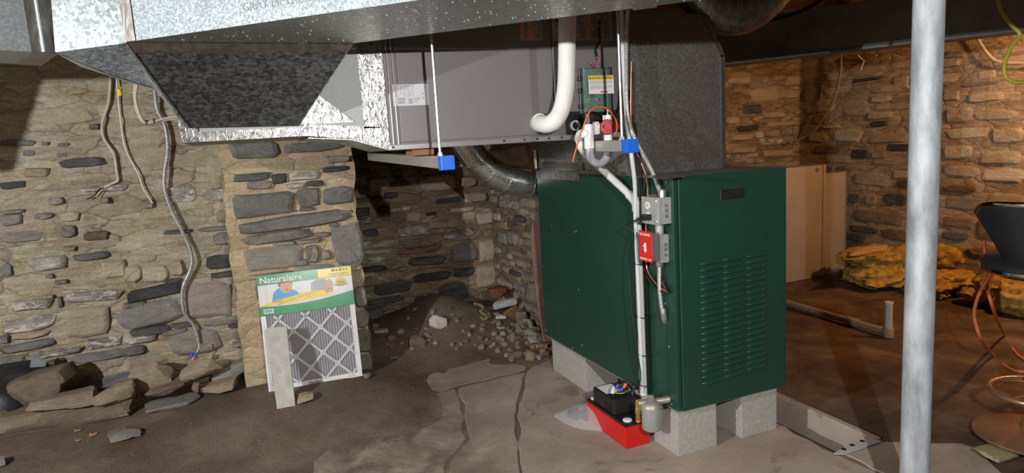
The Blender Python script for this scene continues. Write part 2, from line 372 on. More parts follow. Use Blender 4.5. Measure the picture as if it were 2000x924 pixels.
# ------------------------------------------------------------------ stone pieces
def stone_mesh(i):
    rnd = random.Random(100+i); n = 10; vs = []; fs = []
    e = rnd.uniform(.26, .6); out = []
    for k in range(n):
        a = (k+.5+rnd.uniform(-.3, .3))*math.tau/n
        c, s_ = math.cos(a), math.sin(a)
        x = math.copysign(abs(c)**e, c)*.5*rnd.uniform(.86, 1.06); z = math.copysign(abs(s_)**e, s_)*.5*rnd.uniform(.84, 1.05)
        out.append((x, z))
    tl = rnd.uniform(-.25, .25); tz = rnd.uniform(-.3, .3)
    for (sc, d, j) in ((1.03, .75, 0), (.99, -.62, .08), (.80, -1, .22)):
        for x, z in out:
            vs.append((x*sc, d+(x*tl+z*tz)*(d < 0)+rnd.uniform(-j, j), z*sc*(1 if sc > .9 else .95)))
    vs.append((0, -1.02+rnd.uniform(-.1, .1), 0))
    for i_ in range(2):
        for k in range(n): fs.append((i_*n+k, i_*n+(k+1) % n, (i_+1)*n+(k+1) % n, (i_+1)*n+k))
    fs += [(2*n+k, 2*n+(k+1) % n, 3*n) for k in range(n)]
    me = bpy.data.meshes.new('stone'); me.from_pydata(vs, [], fs)
    bm = bmesh.new(); bm.from_mesh(me); bmesh.ops.recalc_face_normals(bm, faces=bm.faces)
    if sum(f.normal.y for f in bm.faces if f.calc_center_median().y < -.9) > 0: bmesh.ops.reverse_faces(bm, faces=bm.faces)
    bm.to_mesh(me); bm.free()
    for p in me.polygons: p.use_smooth = True
    me.set_sharp_from_angle(angle=math.radians(38))
    return me
NV = 18
SMESH = {}
def smesh(i, mat):
    k = (i % NV, mat)
    if k not in SMESH:
        me = stone_mesh(i % NV); me.materials.append(MATS[mat]); SMESH[k] = me
    return SMESH[k]
CODE = dict(d='st_dark', g='st_grey', t='st_tan', c='st_cream', w='st_white', m='st_mauve', s='st_slate', b='st_brown')
class Wall:
    """frame: a point on the wall plane = O + U*u + z ; N is the outward (room-side) normal"""
    def __init__(s, obj, O, U, N, pj): s.obj = obj; s.O = Vector(O); s.U = Vector(U); s.N = Vector(N); s.rects = []; s.pj = pj; s.k = 0
    def put(s, u, z, w, h, code, rot=0, pr=None):
        pr = pr if pr is not None else random.uniform(.012, .03)
        o = link(bpy.data.objects.new('stone', smesh(random.randrange(NV), CODE[code])))
        X = s.U*math.cos(rot)+Vector((0, 0, 1))*math.sin(rot); Z = Vector((0, 0, 1))*math.cos(rot)-s.U*math.sin(rot); Yv = -s.N
        p = s.O+s.U*u+Vector((0, 0, z))
        M = Matrix(((X.x*w, Yv.x*pr, Z.x*h, p.x), (X.y*w, Yv.y*pr, Z.y*h, p.y), (X.z*w, Yv.z*pr, Z.z*h, p.z), (0, 0, 0, 1)))
        o.parent = s.obj; o.matrix_basis = M
        s.rects.append((u-w/2, u+w/2, z-h/2, z+h/2)); s.k += 1
    def px(s, x0, y0, x1, y1, code, rot=None, pr=None):
        xc, yc = (x0+x1)/2, (y0+y1)/2
        a, b, c, d = s.pj(x0, yc), s.pj(x1, yc), s.pj(xc, y0), s.pj(xc, y1); p = s.pj(xc, yc)
        w = abs((b-a).dot(s.U)); h = abs(c.z-d.z); sl = abs((b-a).z)/max(w, 1e-4)
        h2 = max(h-.55*sl*w, h*.55)
        s.put((p-s.O).dot(s.U), p.z, w*1.05, h2*1.12, code, random.uniform(-.04, .04) if rot is None else rot, pr)
    def fill(s, u0, u1, z0, z1, weights, hh=(.05, .11), ww=(.12, .34), gap=.018, pr=(.006, .022), drop=.12, limit=290):
        codes = ''.join(c*k for c, k in weights.items()); z = z0
        while z < z1:
            h = random.uniform(*hh); u = u0+random.uniform(-.15, .05)
            while u < u1:
                w = random.uniform(*ww)*(h/.08)**.3
                uc, zc = u+w/2, z+h/2+random.uniform(-.012, .012)
                cut = [uc-w/2, uc+w/2]
                hit = any(cut[0] < r[1]-.012 and cut[1] > r[0]+.012 and zc-h/2 < r[3]-.008 and zc+h/2 > r[2]+.008 for r in s.rects)
                if not hit and random.random() > drop and s.k < limit and cut[0] > u0-.02 and cut[1] < u1+.02:
                    s.put(uc, zc, w-gap, h-gap*.75, random.choice(codes), random.uniform(-.05, .05), random.uniform(*pr))
                    u += w
                else: u += .05 if hit else w*.6
            z += h
def wall_grid(name, O, U, N, u0, u1, z0, z1, mat, res=.035, amp=.012, thick=.25):
    O, U, N = Vector(O), Vector(U), Vector(N)
    nu = max(2, int((u1-u0)/res)); nz = max(2, int((z1-z0)/res)); vs = []; fs = []
    for j in range(nz+1):
        for i in range(nu+1):
            p = O+U*(u0+(u1-u0)*i/nu)+Vector((0, 0, z0+(z1-z0)*j/nz))
            q = Vector((p.x*3, p.y*3, p.z*6))
            d = noise.noise(q)*amp+noise.noise(q*3.1)*amp*.55+noise.noise(q*7)*amp*.3
            if i in (0, nu): p = p+U*noise.noise(Vector((p.y, p.z*9, 4)))*.022
            vs.append(p+N*d)
    for j in range(nz):
        for i in range(nu): a = j*(nu+1)+i; fs.append((a, a+1, a+nu+2, a+nu+1))
    n0 = len(vs)
    for (u, z) in ((u0, z0), (u1, z0), (u1, z1), (u0, z1)): vs.append(O+U*u+Vector((0, 0, z))-N*thick)
    fs.append((n0+3, n0+2, n0+1, n0))
    edge = [list(range(nu+1)), [j*(nu+1)+nu for j in range(nz+1)], [nz*(nu+1)+i for i in range(nu, -1, -1)], [j*(nu+1) for j in range(nz, -1, -1)]]
    for k, e in enumerate(edge): fs.append(tuple(e)+(n0+(k+1) % 4, n0+k))
    m = MB(); m.v = vs; m.f = fs
    return setkind(m.build(name, mat, None, 60))
# ================================================================== THE SETTING
TOP = 2.13
X_, Y_ = Vector((1, 0, 0)), Vector((0, 1, 0))
LY, PY, BY, RX, CX = 3.93, 3.70, 4.72, 4.95, 1.72
wl = wall_grid('wall_left', (0, LY, 0), X_, -Y_, -3.4, .02, -.15, TOP, 'mortar_left', .03, .017)
wp = wall_grid('wall_pier', (0, PY, 0), X_, -Y_, -.135, .545, -.1, TOP, 'mortar_pier', .03, .008, .8)
wb = wall_grid('wall_back', (0, BY, 0), X_, -Y_, .5, RX+.1, -.1, TOP, 'mortar_back')
wr = wall_grid('wall_right', (RX, 0, 0), -Y_, -X_, -BY-.1, 2.4, -.1, TOP, 'mortar_right')
wc = wall_grid('wall_chimney', (CX, 0, 0), -Y_, -X_, -BY, -3.5, -.1, TOP, 'mortar_back', .035, .012, .6)
setkind(MB().box((-3.6, -2.6, -.15), (RX+.2, -2.4, TOP)).build('wall_front', 'mortar_back'))
setkind(MB().box((-3.6, -2.4, -.15), (-3.4, 4.2, TOP)).build('wall_west', 'mortar_left'))
# --- left wall stones: seen ones by place, the rest coursed in between
A = Wall(wl, (0, LY, 0), X_, -Y_, lambda x, y: pY(x, y, LY))
for s in '''0,273,68,287,s 45,293,70,305,s 117,308,209,328,d 112,298,134,307,s 113,279,136,286,s 82,277,98,285,s 174,242,195,254,s 50,327,97,347,t
0,354,54,369,d 0,417,45,440,s 0,408,50,418,g 67,415,105,428,g 117,413,154,434,c 95,385,125,400,g 199,385,214,397,g 160,360,250,375,w 58,499,131,528,w 145,492,212,508,s
0,514,25,540,s 122,479,151,491,t 5,450,82,475,g 122,440,150,463,g 164,450,215,470,b 90,535,107,543,g 107,546,135,554,s 200,507,250,543,c 327,362,380,395,w 402,365,452,393,w
423,409,457,434,g 387,440,470,452,s 320,447,375,458,d 417,454,450,478,s 403,497,468,524,d 455,365,468,375,d 277,390,302,407,g 409,528,476,541,d 452,542,476,553,s 460,560,478,580,g
363,551,452,622,m 322,542,357,552,d 255,635,332,657,d 332,627,380,640,d 315,641,365,654,g 240,652,307,672,w 331,642,432,694,g 400,616,477,636,g 445,628,484,641,d 454,647,489,663,g
453,664,489,677,g 240,674,285,694,s 240,517,277,551,c 279,517,331,551,c 331,508,360,538,c 124,564,241,591,w 24,582,105,606,w 90,575,107,582,c 115,580,123,600,s 240,588,287,602,g
22,642,97,662,t 0,653,20,670,s 62,678,164,698,w 137,682,250,708,s 130,595,214,660,t 169,657,238,680,w 95,699,130,709,s'''.split():
    q = s.split(','); A.px(*[float(v) for v in q[:4]], q[4], pr=random.uniform(.018, .034))
A.px(244, 556, 357, 585, 'd', .12, .03); A.px(230, 588, 360, 640, 's', .13, .035); A.px(0, 614, 110, 650, 'w', .05, .03); A.px(0, 664, 105, 686, 's', .06, .025)
A.px(160, 728, 270, 758, 's', .06, .03)
A.fill(-3.3, -.16, -.02, .62, dict(g=3, s=2, t=7, w=2, c=4), (.05, .1), drop=.08, gap=.012)
A.fill(-3.3, -.16, .62, 1.15, dict(t=5, c=10, g=1, w=2), (.05, .11), pr=(.003, .011), drop=.35)
A.fill(-3.3, -.16, 1.15, 2.0, dict(c=9, t=3, g=1), (.06, .14), (.2, .45), pr=(.002, .006), drop=.6, limit=280)
# --- pier
P = Wall(wp, (0, PY, 0), X_, -Y_, lambda x, y: pY(x, y, PY))
for s in '''450,276,540,310,s 551,275,674,298,s 632,304,686,318,g 457,337,528,355,d 481,352,531,371,g 531,339,560,358,d 630,324,680,336,d 565,335,625,352,w 598,352,632,364,d 560,358,596,368,w
453,376,577,424,s 580,367,625,404,s 629,364,690,400,s 583,405,613,412,s 612,452,645,463,g 531,470,577,479,g 579,465,627,476,g 476,480,593,528,g 596,478,623,514,g
650,437,707,516,s 627,489,645,507,m 577,506,601,518,g 575,515,649,533,g 482,530,569,545,g 642,434,660,444,s 655,410,690,418,s 668,519,707,528,c
500,552,520,585,s 505,592,522,620,g 508,625,526,652,d 515,660,530,690,s 520,697,534,728,g 530,550,600,590,s 605,552,690,595,g 692,560,716,600,s 694,604,720,640,m 696,644,724,688,g 700,692,728,738,s
530,600,620,640,g 625,600,690,640,s 535,650,620,690,s 628,648,692,690,g 540,696,640,738,g 645,696,698,738,s'''.split():
    q = s.split(','); P.px(*[float(v) for v in q[:4]], q[4], pr=random.uniform(.02, .036))
P.px(470, 414, 694, 450, 's', .045, .034); P.px(474, 449, 615, 476, 'g', .04, .03)
P.fill(-.12, .53, 1.36, 2.05, dict(s=3, g=3, t=2), (.06, .1), (.12, .25), pr=(.012, .025))
# --- back wall: recess beside the pier, then the part beyond the furnace
B = Wall(wb, (0, BY, 0), X_, -Y_, lambda x, y: pY(x, y, BY))
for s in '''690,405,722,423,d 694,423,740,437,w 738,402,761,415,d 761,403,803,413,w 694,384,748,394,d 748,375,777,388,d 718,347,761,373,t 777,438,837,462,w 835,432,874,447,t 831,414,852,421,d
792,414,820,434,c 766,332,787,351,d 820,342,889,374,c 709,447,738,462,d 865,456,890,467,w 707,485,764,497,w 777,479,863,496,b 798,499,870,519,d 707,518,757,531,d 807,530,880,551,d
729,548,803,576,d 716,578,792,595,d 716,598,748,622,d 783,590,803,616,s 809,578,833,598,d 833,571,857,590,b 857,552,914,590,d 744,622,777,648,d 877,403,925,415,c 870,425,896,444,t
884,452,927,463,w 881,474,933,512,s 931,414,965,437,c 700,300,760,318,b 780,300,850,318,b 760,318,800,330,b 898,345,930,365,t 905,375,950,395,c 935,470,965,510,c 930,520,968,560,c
1422,140,1465,165,t 1468,170,1520,200,t 1535,150,1560,168,c 1522,174,1560,193,t 1418,228,1443,243,c 1489,218,1530,231,c 1450,205,1485,222,d 1500,236,1560,247,c 1425,260,1470,275,t 1480,268,1540,284,w
1430,285,1475,300,c 1490,292,1550,306,t 1425,185,1462,204,b 1440,245,1480,256,d'''.split():
    q = s.split(','); B.px(*[float(v) for v in q[:4]], q[4], pr=random.uniform(.02, .045))
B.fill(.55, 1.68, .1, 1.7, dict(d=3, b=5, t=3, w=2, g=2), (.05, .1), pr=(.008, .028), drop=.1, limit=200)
B.fill(2.6, 4.9, 0, 1.95, dict(t=6, c=4, b=3, w=3, g=2), (.05, .09), (.1, .28), pr=(.008, .03), drop=.1, limit=290)
# --- chimney side
C = Wall(wc, (CX, 0, 0), -Y_, -X_, lambda x, y: pX(x, y, CX))
for s in '''979,388,1013,408,w 1018,388,1046,406,c 977,453,994,475,g 996,453,1012,475,s 996,434,1016,450,b 1012,421,1028,434,d 980,432,994,448,t 999,488,1032,502,g 997,527,1018,540,d 1024,530,1045,547,g
1036,556,1050,587,g 985,505,1005,520,t 1015,508,1035,522,t 975,545,1000,562,c 1005,552,1028,570,g 985,575,1012,590,t 945,290,990,330,c 992,285,1030,322,c'''.split():
    q = s.split(','); C.px(*[float(v) for v in q[:4]], q[4], pr=random.uniform(.02, .04))
C.fill(-4.68, -3.55, .05, 1.9, dict(t=5, c=4, g=3, b=2, d=1), (.05, .09), (.08, .2), pr=(.008, .025), drop=.2, limit=120)
# --- right wall
R = Wall(wr, (RX, 0, 0), -Y_, -X_, lambda x, y: pX(x, y, RX))
for s in '''1569,171,1606,198,m 1700,186,1741,201,c 1694,218,1744,233,c 1630,252,1684,277,c 1579,259,1616,277,c 1702,236,1733,247,d 1665,293,1696,309,d 1576,203,1630,220,c 1646,195,1698,226,t 1698,260,1776,279,t
1733,281,1776,296,d 1702,297,1733,309,t 1706,311,1757,321,t 1608,244,1643,251,c 1589,225,1616,243,b 1600,140,1650,158,t 1668,150,1725,160,d 1700,165,1760,182,t 1745,150,1776,175,c
1843,99,1886,114,g 1843,117,1875,131,g 1911,137,1945,155,c 1875,159,1950,170,g 1843,178,1875,196,t 1890,180,1960,200,c 1845,210,1900,240,t 1905,215,1985,235,c 1850,250,1930,270,c 1935,250,2000,280,t
1840,285,1900,310,c 1910,295,1990,320,c 1845,325,1910,345,t 1920,330,2000,355,c 1845,384,1922,410,g 1843,362,1905,376,b 1665,337,1734,364,t 1744,334,1775,348,c 1728,378,1772,400,d 1657,378,1678,396,d 1690,380,1712,400,t
1668,410,1765,438,b 1659,440,1715,456,d 1720,446,1775,470,b 1842,425,1900,445,b 1840,452,1890,470,d 1905,430,1960,470,b 1640,470,1700,490,b 1590,285,1640,300,b 1610,305,1660,318,t'''.split():
    q = s.split(','); R.px(*[float(v) for v in q[:4]], q[4], pr=random.uniform(.008, .02))
R.fill(-4.68, .2, .0, .85, dict(b=5, t=4, d=2, g=2), (.07, .13), (.16, .42), pr=(.008, .024), drop=.1)
R.fill(-4.68, .2, .85, 1.95, dict(c=6, t=6, b=1), (.06, .11), (.14, .4), pr=(.002, .008), drop=.4, limit=280)
# --- floor
def floor():
    xs = [-3.4+i*.04 for i in range(int((RX+3.5)/.04)+1)]; ys = [-2.4+i*.04 for i in range(int((BY+2.6)/.04)+1)]
    xs = sorted(set([x for x in xs if min(abs(x-TX0), abs(x-TX1)) > .012]+[TX0-.0015, TX0+.0015, TX1-.0015, TX1+.0015]))
    ys = sorted(set([y for y in ys if abs(y-TY0) > .012]+[TY0-.0015, TY0+.0015]))
    m = MB(); n = len(ys)
    m.v = [Vector((x, y, FZ(x, y))) for x in xs for y in ys]
    m.f = [(i*n+j, (i+1)*n+j, (i+1)*n+j+1, i*n+j+1) for i in range(len(xs)-1) for j in range(n-1)]
    return setkind(m.build('floor', 'dirt_floor', None, 50))
fl = floor()
def slab(pts, z=0., th=.05):
    out = []
    for a, b in zip(pts, pts[1:]+pts[:1]):
        a, b = Vector(a[:2]), Vector(b[:2]); k = max(1, int((b-a).length/.07))
        for i in range(k):
            p = a.lerp(b, i/k); j = .012 if i else .003
            out.append((p.x+random.uniform(-j, j), p.y+random.uniform(-j, j)))
    m = MB().prism([(x, y, z-th) for x, y in out], (0, 0, th))
    return m.build('concrete_slab', 'concrete_slab', fl, None, .004)
def pz(*l): return [pZ(x, y) for x, y in l]
ra = pz((1032, 722), (1075, 700))
slab([ra[0], ra[1], (2.03, 3.3), (2.03, 1.73), (2.03, .7), pZ(1036, 1100), pZ(1022, 924), pZ(1016, 880), pZ(1014, 800), pZ(1022, 765)])
slab(pz((896, 757), (1004, 731), (1026, 727), (1016, 762), (1008, 800), (1011, 880), (1017, 924), (1030, 1100), (852, 1100), (880, 900), (918, 855), (907, 800)), -.001)
slab(pz((822, 742), (850, 724), (905, 712), (960, 698), (1000, 692), (1018, 704), (1028, 714), (1026, 722), (1004, 727), (950, 741), (893, 753), (862, 764), (836, 760)), -.0042)
slab(pz((740, 792), (840, 770), (889, 758), (901, 800), (911, 853), (873, 898), (845, 1100), (600, 1100), (610, 900)), -.0045)
slab([(2.045, 1.735), (2.24, 1.735), (2.39, 1.63), (2.50, 1.57), (2.51, 1.50), (2.40, 1.36), (2.25, .7), (2.045, .7)], .005)
# trench sides are poured concrete
setkind(MB().box((TX1-.004, TY0, -.13), (TX1+.035, 4.4, .012)).build('trim_1', 'concrete_slab', None, None, .006))
setkind(MB().box((TX0-.012, 3.3, -.13), (TX0+.004, 4.4, .0)).build('trim_2', 'concrete_slab'))
# --- ceiling: subfloor boards on joists, both at 45 degrees to the walls like the beam
ce = setkind(MB().box((-3.5, -2.5, TOP), (RX+.2, BY+.2, TOP+.05)).build('ceiling', 'board_wood'))
D1 = Vector((.727, -.686, 0)).normalized(); D2 = Vector((D1.y*-1, D1.x, 0))
for i in range(-9, 13):
    c0 = Vector((1, 1.6, 0))+D1*(.41*i)
    ts = []
    for t in [k*.05 for k in range(-120, 121)]:
        p = c0+D2*t
        if -3.35 < p.x < RX-.08 and -2.35 < p.y < (LY-.06 if p.x < .6 else BY-.06): ts.append(t)
    if len(ts) < 8: continue
    a, b = c0+D2*ts[0], c0+D2*ts[-1]
    MB().obox(a, D2, D1, Vector((0, 0, 1)), 0, ts[-1]-ts[0], -.022, .022, 1.965, TOP).build('joist', 'joist_wood', ce)
# ================================================================== DUCTWORK
ZT = 1.617
Z_ = Vector((0, 0, 1))
A0, B0, C0, E0 = pZ(247, 82, ZT), pZ(750, 2, ZT), pZ(690, 85, ZT), pZ(1240, 22, ZT)
TD = ((B0-A0).normalized()+(E0-C0).normalized()).normalized()
A0.z = C0.z = ZT
t = thing('trunk_duct', 'galvanised rectangular trunk duct crossing overhead in front of the grey cabinet', 'duct', A0)
m = MB(); Lt = 2.25; zt2 = 1.90
a1, c1 = A0+TD*Lt, C0+TD*Lt
up = Vector((0, 0, zt2-ZT))
def quad(p, off): return MB().prism(p, off)
TN = Vector((TD.y, -TD.x, 0));  TN = -TN if TN.dot(-A0) < 0 else TN   # towards the camera side
quad([A0+TN*.0, a1, a1+up, A0+up], -TN*.004).build('front_panel', 'galv_bright', t)
quad([A0-TN*.004, a1-TN*.004, c1, C0], Z_*.004).build('bottom_panel', 'galv_side', t)
quad([C0, c1, c1+up, C0+up], TN*.004).build('rear_panel', 'galvanised', t)
quad([A0+up, a1+up, c1+up, C0+up], -Z_*.004).build('top_panel', 'galvanised', t)
quad([a1, c1, c1+up, a1+up], TD*.004).build('end_panel', 'galvanised', t)
s0 = A0+TD*.012
quad([A0+TN*.0015-TD*.004, A0+TN*.0015+TD*.034, A0+TN*.0015+TD*.034+up, A0+TN*.0015-TD*.004+up], TN*.0015).build('foil_tape', 'foil_tape_dull', t)
e1 = C0+TD*((E0-C0).length); e2 = e1+TN*((A0-C0).dot(TN))
quad([e1-Z_*.001, e2-Z_*.001, e2+TD*.06-Z_*.001, e1+TD*.06-Z_*.001], -Z_*.003).build('seam_strip', 'galv_side', t)
# pressed lettering on the front panel
def on_front(x, y): d = ray(x, y); return CAM+d*((A0-CAM).dot(TN)/d.dot(TN))
text('GRAY METAL 20X8', .030, 'print_grey', t, on_front(473, 23)+TN*.0008, TD, Z_, TN)
m = MB(); rw = random.Random(5)
for k in range(340):   # condensation drops beading on the underside
    q = A0-TN*.004+TD*rw.uniform(.05, Lt-.05)+(C0-A0)*rw.uniform(.1, .97)*1.0; q = Vector((q.x, q.y, ZT-.0002))
    if (q-C0).dot(TD) > Lt-.02 or (q-A0).dot(TD) < .03: continue
    r = rw.uniform(.0012, .0034); m.add([q+Vector((r, 0, 0)), q+Vector((0, r, 0)), q-Vector((r, 0, 0)), q-Vector((0, r, 0)), q-Vector((0, 0, r*.8))], [(0, 1, 4), (1, 2, 4), (2, 3, 4), (3, 0, 4)])
setkind(m.build('condensation', 'white_label', t, 80), 'stuff')
# dark tapered drop
bl, br = pY(370, 250, 2.285), pY(585, 245, 2.285)
t = thing('duct_drop', 'dark tapered duct drop hanging from the trunk duct onto the foil taped plenum', 'duct', (A0.x, A0.y, bl.z))
fa, fc = A0-Z_*.001+Vector((0, .0, 0)), C0-Z_*.001
quad([fa, fc, br, bl], Y_*.004).build('front_panel', 'galv_dark', t)
quad([fc, Vector((fc.x, 2.30, fc.z)), br], X_*-.003).build('side_panel', 'galvanised', t)
quad([fa, Vector((fa.x, 2.30, fa.z)), bl], X_*.003).build('side_panel', 'galvanised', t)
n_ = (fc-fa).cross(bl-fa).normalized(); n_ = -n_ if n_.dot(CAM-fa) < 0 else n_
dd = (bl-fa).normalized()
m = MB(); K = 26; ts_ = []
for k in range(K+1):
    p = fa.lerp(fc, k/K)+n_*.0015; w_ = .034+.006*math.sin(k*1.7)+random.uniform(-.003, .003)
    ts_.append((p, p+((br-fc)*(k/K)+(bl-fa)*(1-k/K)).normalized()*w_))
m.v = [q for pr in ts_ for q in pr]; m.f = [(2*k, 2*k+2, 2*k+3, 2*k+1) for k in range(K)]
m.build('foil_tape', 'foil_tape_dull', t)
quad([fa+n_*.001, bl+n_*.001, bl+n_*.001-X_*.006, fa+n_*.001-X_*.006], n_*.002).build('seam_edge', 'galvanised', t)
# foil-taped plenum between drop and cabinet
px0, px1, zb = -.185, .476, 1.353
t = thing('plenum', 'foil taped sheet metal plenum joining the duct drop to the grey cabinet', 'plenum', (px0, 2.3, zb))
fp = [(px0, 2.3, zb), (.19, 2.3, zb+.003), (.345, 2.3, 1.338), (px1, 2.3, 1.294), (px1, 2.3, 1.80), (px0, 2.3, 1.80)]
quad(fp, (0, .46, 0)).build('body', 'insul_grey', t)
def tape(pts, name='foil_tape', mt='foil_tape', y=2.2985): return quad([(p[0], y, p[1]) for p in pts], (0, -.0018, 0)).build(name, mt, t)
tape([(px0-.002, zb), (.19, zb+.003), (.19, zb+.034), (px0-.002, zb+.032)])
tape([(.19, zb+.003), (.345, 1.338), (px1, 1.294), (px1, 1.372), (.19, 1.395)], 'foil_tape')
tape([(px1-.085, 1.372), (px1, 1.372), (px1, 1.79), (px1-.085, 1.79)])
tape([(px0-.002, zb+.032), (px0+.05, zb+.032), (px0+.05, 1.55), (px0-.002, 1.55)])
tape([(.13, 1.395), (.215, 1.395), (.36, 1.395), (.215, 1.52), (.13, 1.56)], 'foil_tape')
quad([(.2, 2.3, 1.350), (.345, 2.3, 1.3365), (px1, 2.3, 1.2925), (px1, 2.72, 1.2925), (.345, 2.72, 1.3365), (.2, 2.72, 1.350)], (0, 0, -.002)).build('bottom_flange', 'galv_side', t)
# transition on the left, and the duct that runs off left
t = thing('duct_elbow', 'mottled galvanised duct elbow joining the left duct to the duct drop', 'duct', pY(145, 120, 2.12))
e7 = [pY(x, y, Y) for x, y, Y in ((96, -45, 2.10), (236, -45, 2.03), (247, 84, 2.03), (358, 243, 2.31), (300, 172, 2.27), (215, 146, 2.18), (108, 102, 2.10))]
m = MB(); m.v = e7+[p+Y_*.05 for p in e7]; tr = [(0, 1, 2, 6), (6, 2, 5), (5, 2, 4), (4, 2, 3)]
m.f = tr+[tuple(i+7 for i in reversed(f)) for f in tr]+[(i, (i+1) % 7, (i+1) % 7+7, i+7) for i in range(7)]
m.build('front_panel', 'galvanised', t, 50)
b_ = [pY(108, 103, 2.10), pY(215, 147, 2.18), pY(300, 173, 2.27)]
MB().add([b_[0], b_[1], b_[2], b_[2]+Vector((0.05, .3, 0)), b_[1]+Vector((.03, .26, 0)), b_[0]+Vector((0, .27, 0))], [(0, 1, 4, 5), (1, 2, 3, 4)]).build('bottom_panel', 'galv_side', t)
t = thing('left_duct', 'pale galvanised duct with taped joint in the top left corner', 'duct', pZ(0, 98, ZT))
g0, g1 = pZ(0, 98, ZT), pZ(104, 103, ZT); gd = (g1-g0).normalized(); gn = Vector((gd.y, -gd.x, 0)); gn = -gn if gn.dot(CAM-g0) < 0 else gn
gu = Vector((0, 0, .20)); L0 = g0-gd*.4
quad([L0, g1, g1+gu, L0+gu], -gn*.255).build('body', 'galv_left', t)
MB().box((-3.0, 1.98, ZT), (L0.x+.06, 2.3, ZT+.2)).build('run', 'galv_left', t)
def lp(f, X, Z): return L1.lerp(Vector((X, LY, Z)), f)
k0, k1 = lp(.42, -1.085, 1.30), lp(.42, -.894, 1.663)
MB().prism([(k0.x-.5, k0.y, k0.z), k0, (k1.x, k0.y, ZT), (k0.x-.5, k0.y, ZT)], (0, .2, 0)).build('light_blocker', 'galv_left', t)  # unseen piece added under the duct to shade the upper left wall
quad([g1-gd*.05+gn*.001, g1+gd*.012+gn*.001, g1+gd*.012+gn*.001+gu, g1-gd*.05+gn*.001+gu], gn*.0015).build('foil_tape', 'foil_tape_dull', t)
MB().tube([g1-gd*.022+gn*.006, g1-gd*.022+gn*.006+gu], .004, 6).build('seam_rib', 'zinc', t)
quad([g1-gd*.05-Z_*.001, g1+gd*.012-Z_*.001, g1+gd*.012-gn*.25-Z_*.001, g1-gd*.05-gn*.25-Z_*.001], -Z_*.0015).build('foil_tape', 'foil_tape_dull', t)
# ================================================================== COIL CABINET
KX0, KX1, KY, KZ0, KZ1 = .476, 1.462, 2.30, 1.294, 1.88
t = thing('coil_cabinet', 'grey steel evaporator coil cabinet with stickers hanging beside the furnace plenum', 'cabinet', (KX0, KY, KZ0))
MB().box((KX0, KY, KZ0), (KX1, KY+.54, KZ1)).build('body', 'cabinet_grey', t, None, .003)
MB().box((KX0+.045, KY-.004, KZ0+.022), (1.135, KY, KZ1-.01)).build('front_panel', 'cabinet_grey', t, None, .002)
MB().box((1.14, KY-.004, KZ0+.022), (KX1-.015, KY, KZ1-.01)).build('side_panel', 'cabinet_grey', t, None, .002)
for x in (KX0+.012, KX0+.03): MB().box((x, KY-.006, KZ0), (x+.006, KY, KZ1)).build('corner_rail', 'cabinet_trim', t, None, .002)
MB().box((KX0, KY-.012, KZ0-.004), (KX1, KY, KZ0+.016)).build('bottom_flange', 'cabinet_trim', t, None, .002)
for x in (.485, .91, .995, 1.05, 1.10, 1.155, 1.25): MB().lathe((x, KY-.011, KZ0+.007), [(.0045, 0), (.0045, .003), (.002, .005)], 10, (0, -1, 0)).build('screw', 'black_metal', t)
MB().lathe((1.06, KY-.004, 1.39), [(.004, 0), (.004, .003)], 10, (0, -1, 0)).build('screw', 'black_metal', t)
def label(par, x0, y0, x1, y1, Y, mt, name='label'):
    a, b = pY(x0, y1, Y), pY(x1, y0, Y)
    return MB().box((a.x, Y-.0008, a.z), (b.x, Y, b.z)).build(name, mt, par), a, b
def bars(par, a, b, Y, rects, mt, name='printing'):
    m = MB(); w_, h_ = b.x-a.x, b.z-a.z
    for u0, v0, u1, v1 in rects: m.add([(a.x+u0*w_, Y, a.z+v0*h_), (a.x+u1*w_, Y, a.z+v0*h_), (a.x+u1*w_, Y, a.z+v1*h_), (a.x+u0*w_, Y, a.z+v1*h_)], [(0, 1, 2, 3)])
    o = m.build(name, mt, par)
    if len(rects) > 1: setkind(o, 'stuff')
    return o
lo, a, b = label(t, 765, 205, 838, 165, KY-.004, 'label_grey')
rr = random.Random(3); rc = [(.13, .76, .33, .9), (.13, .63, .35, .73), (.43, .66, .55, .92), (.58, .66, .75, .72), (.58, .78, .68, .84), (.82, .6, .86, .7), (.82, .42, .86, .5)]
rc += [(.05+k*.0, .06+k*.07, .14, .1+k*.07) for k in range(8)]
for u in (.22, .3, .36, .42, .47, .55): rc += [(u, v, u+.03, v+.05) for v in (.08, .16, .24, .34, .42, .5) if rr.random() > .2]
bars(lo, a, b, KY-.0052, rc, 'print_grey')
lo, a, b = label(t, 1013, 79, 1060, 20, KY-.004, 'label_beige')
bars(lo, a, b, KY-.0052, [(.02, .02, .14, 1)], 'orange_print', 'orange_bar'); bars(lo, a, b, KY-.0052, [(.44, .04, .56, 1)], 'orange_print', 'orange_bar')
bars(lo, a, b, KY-.0052, [(u, .05+v*.1, u+.025, .13+v*.1) for u in (.2, .26, .33, .63, .7, .77, .84, .91) for v in range(9) if rr.random() > .15], 'print_dark')
lo, a, b = label(t, 1077, 80, 1196, 15, KY-.004, 'label_beige')
bars(lo, a, b, KY-.0052, [(.56, .02, .60, 1)], 'orange_print')
bars(lo, a, b, KY-.0052, [(u, .05+v*.09, u+.012, .12+v*.09) for u in [.42+.025*i for i in range(5)]+[.64+.025*i for i in range(13)] for v in range(10) if rr.random() > .15], 'print_dark')
wz = .006
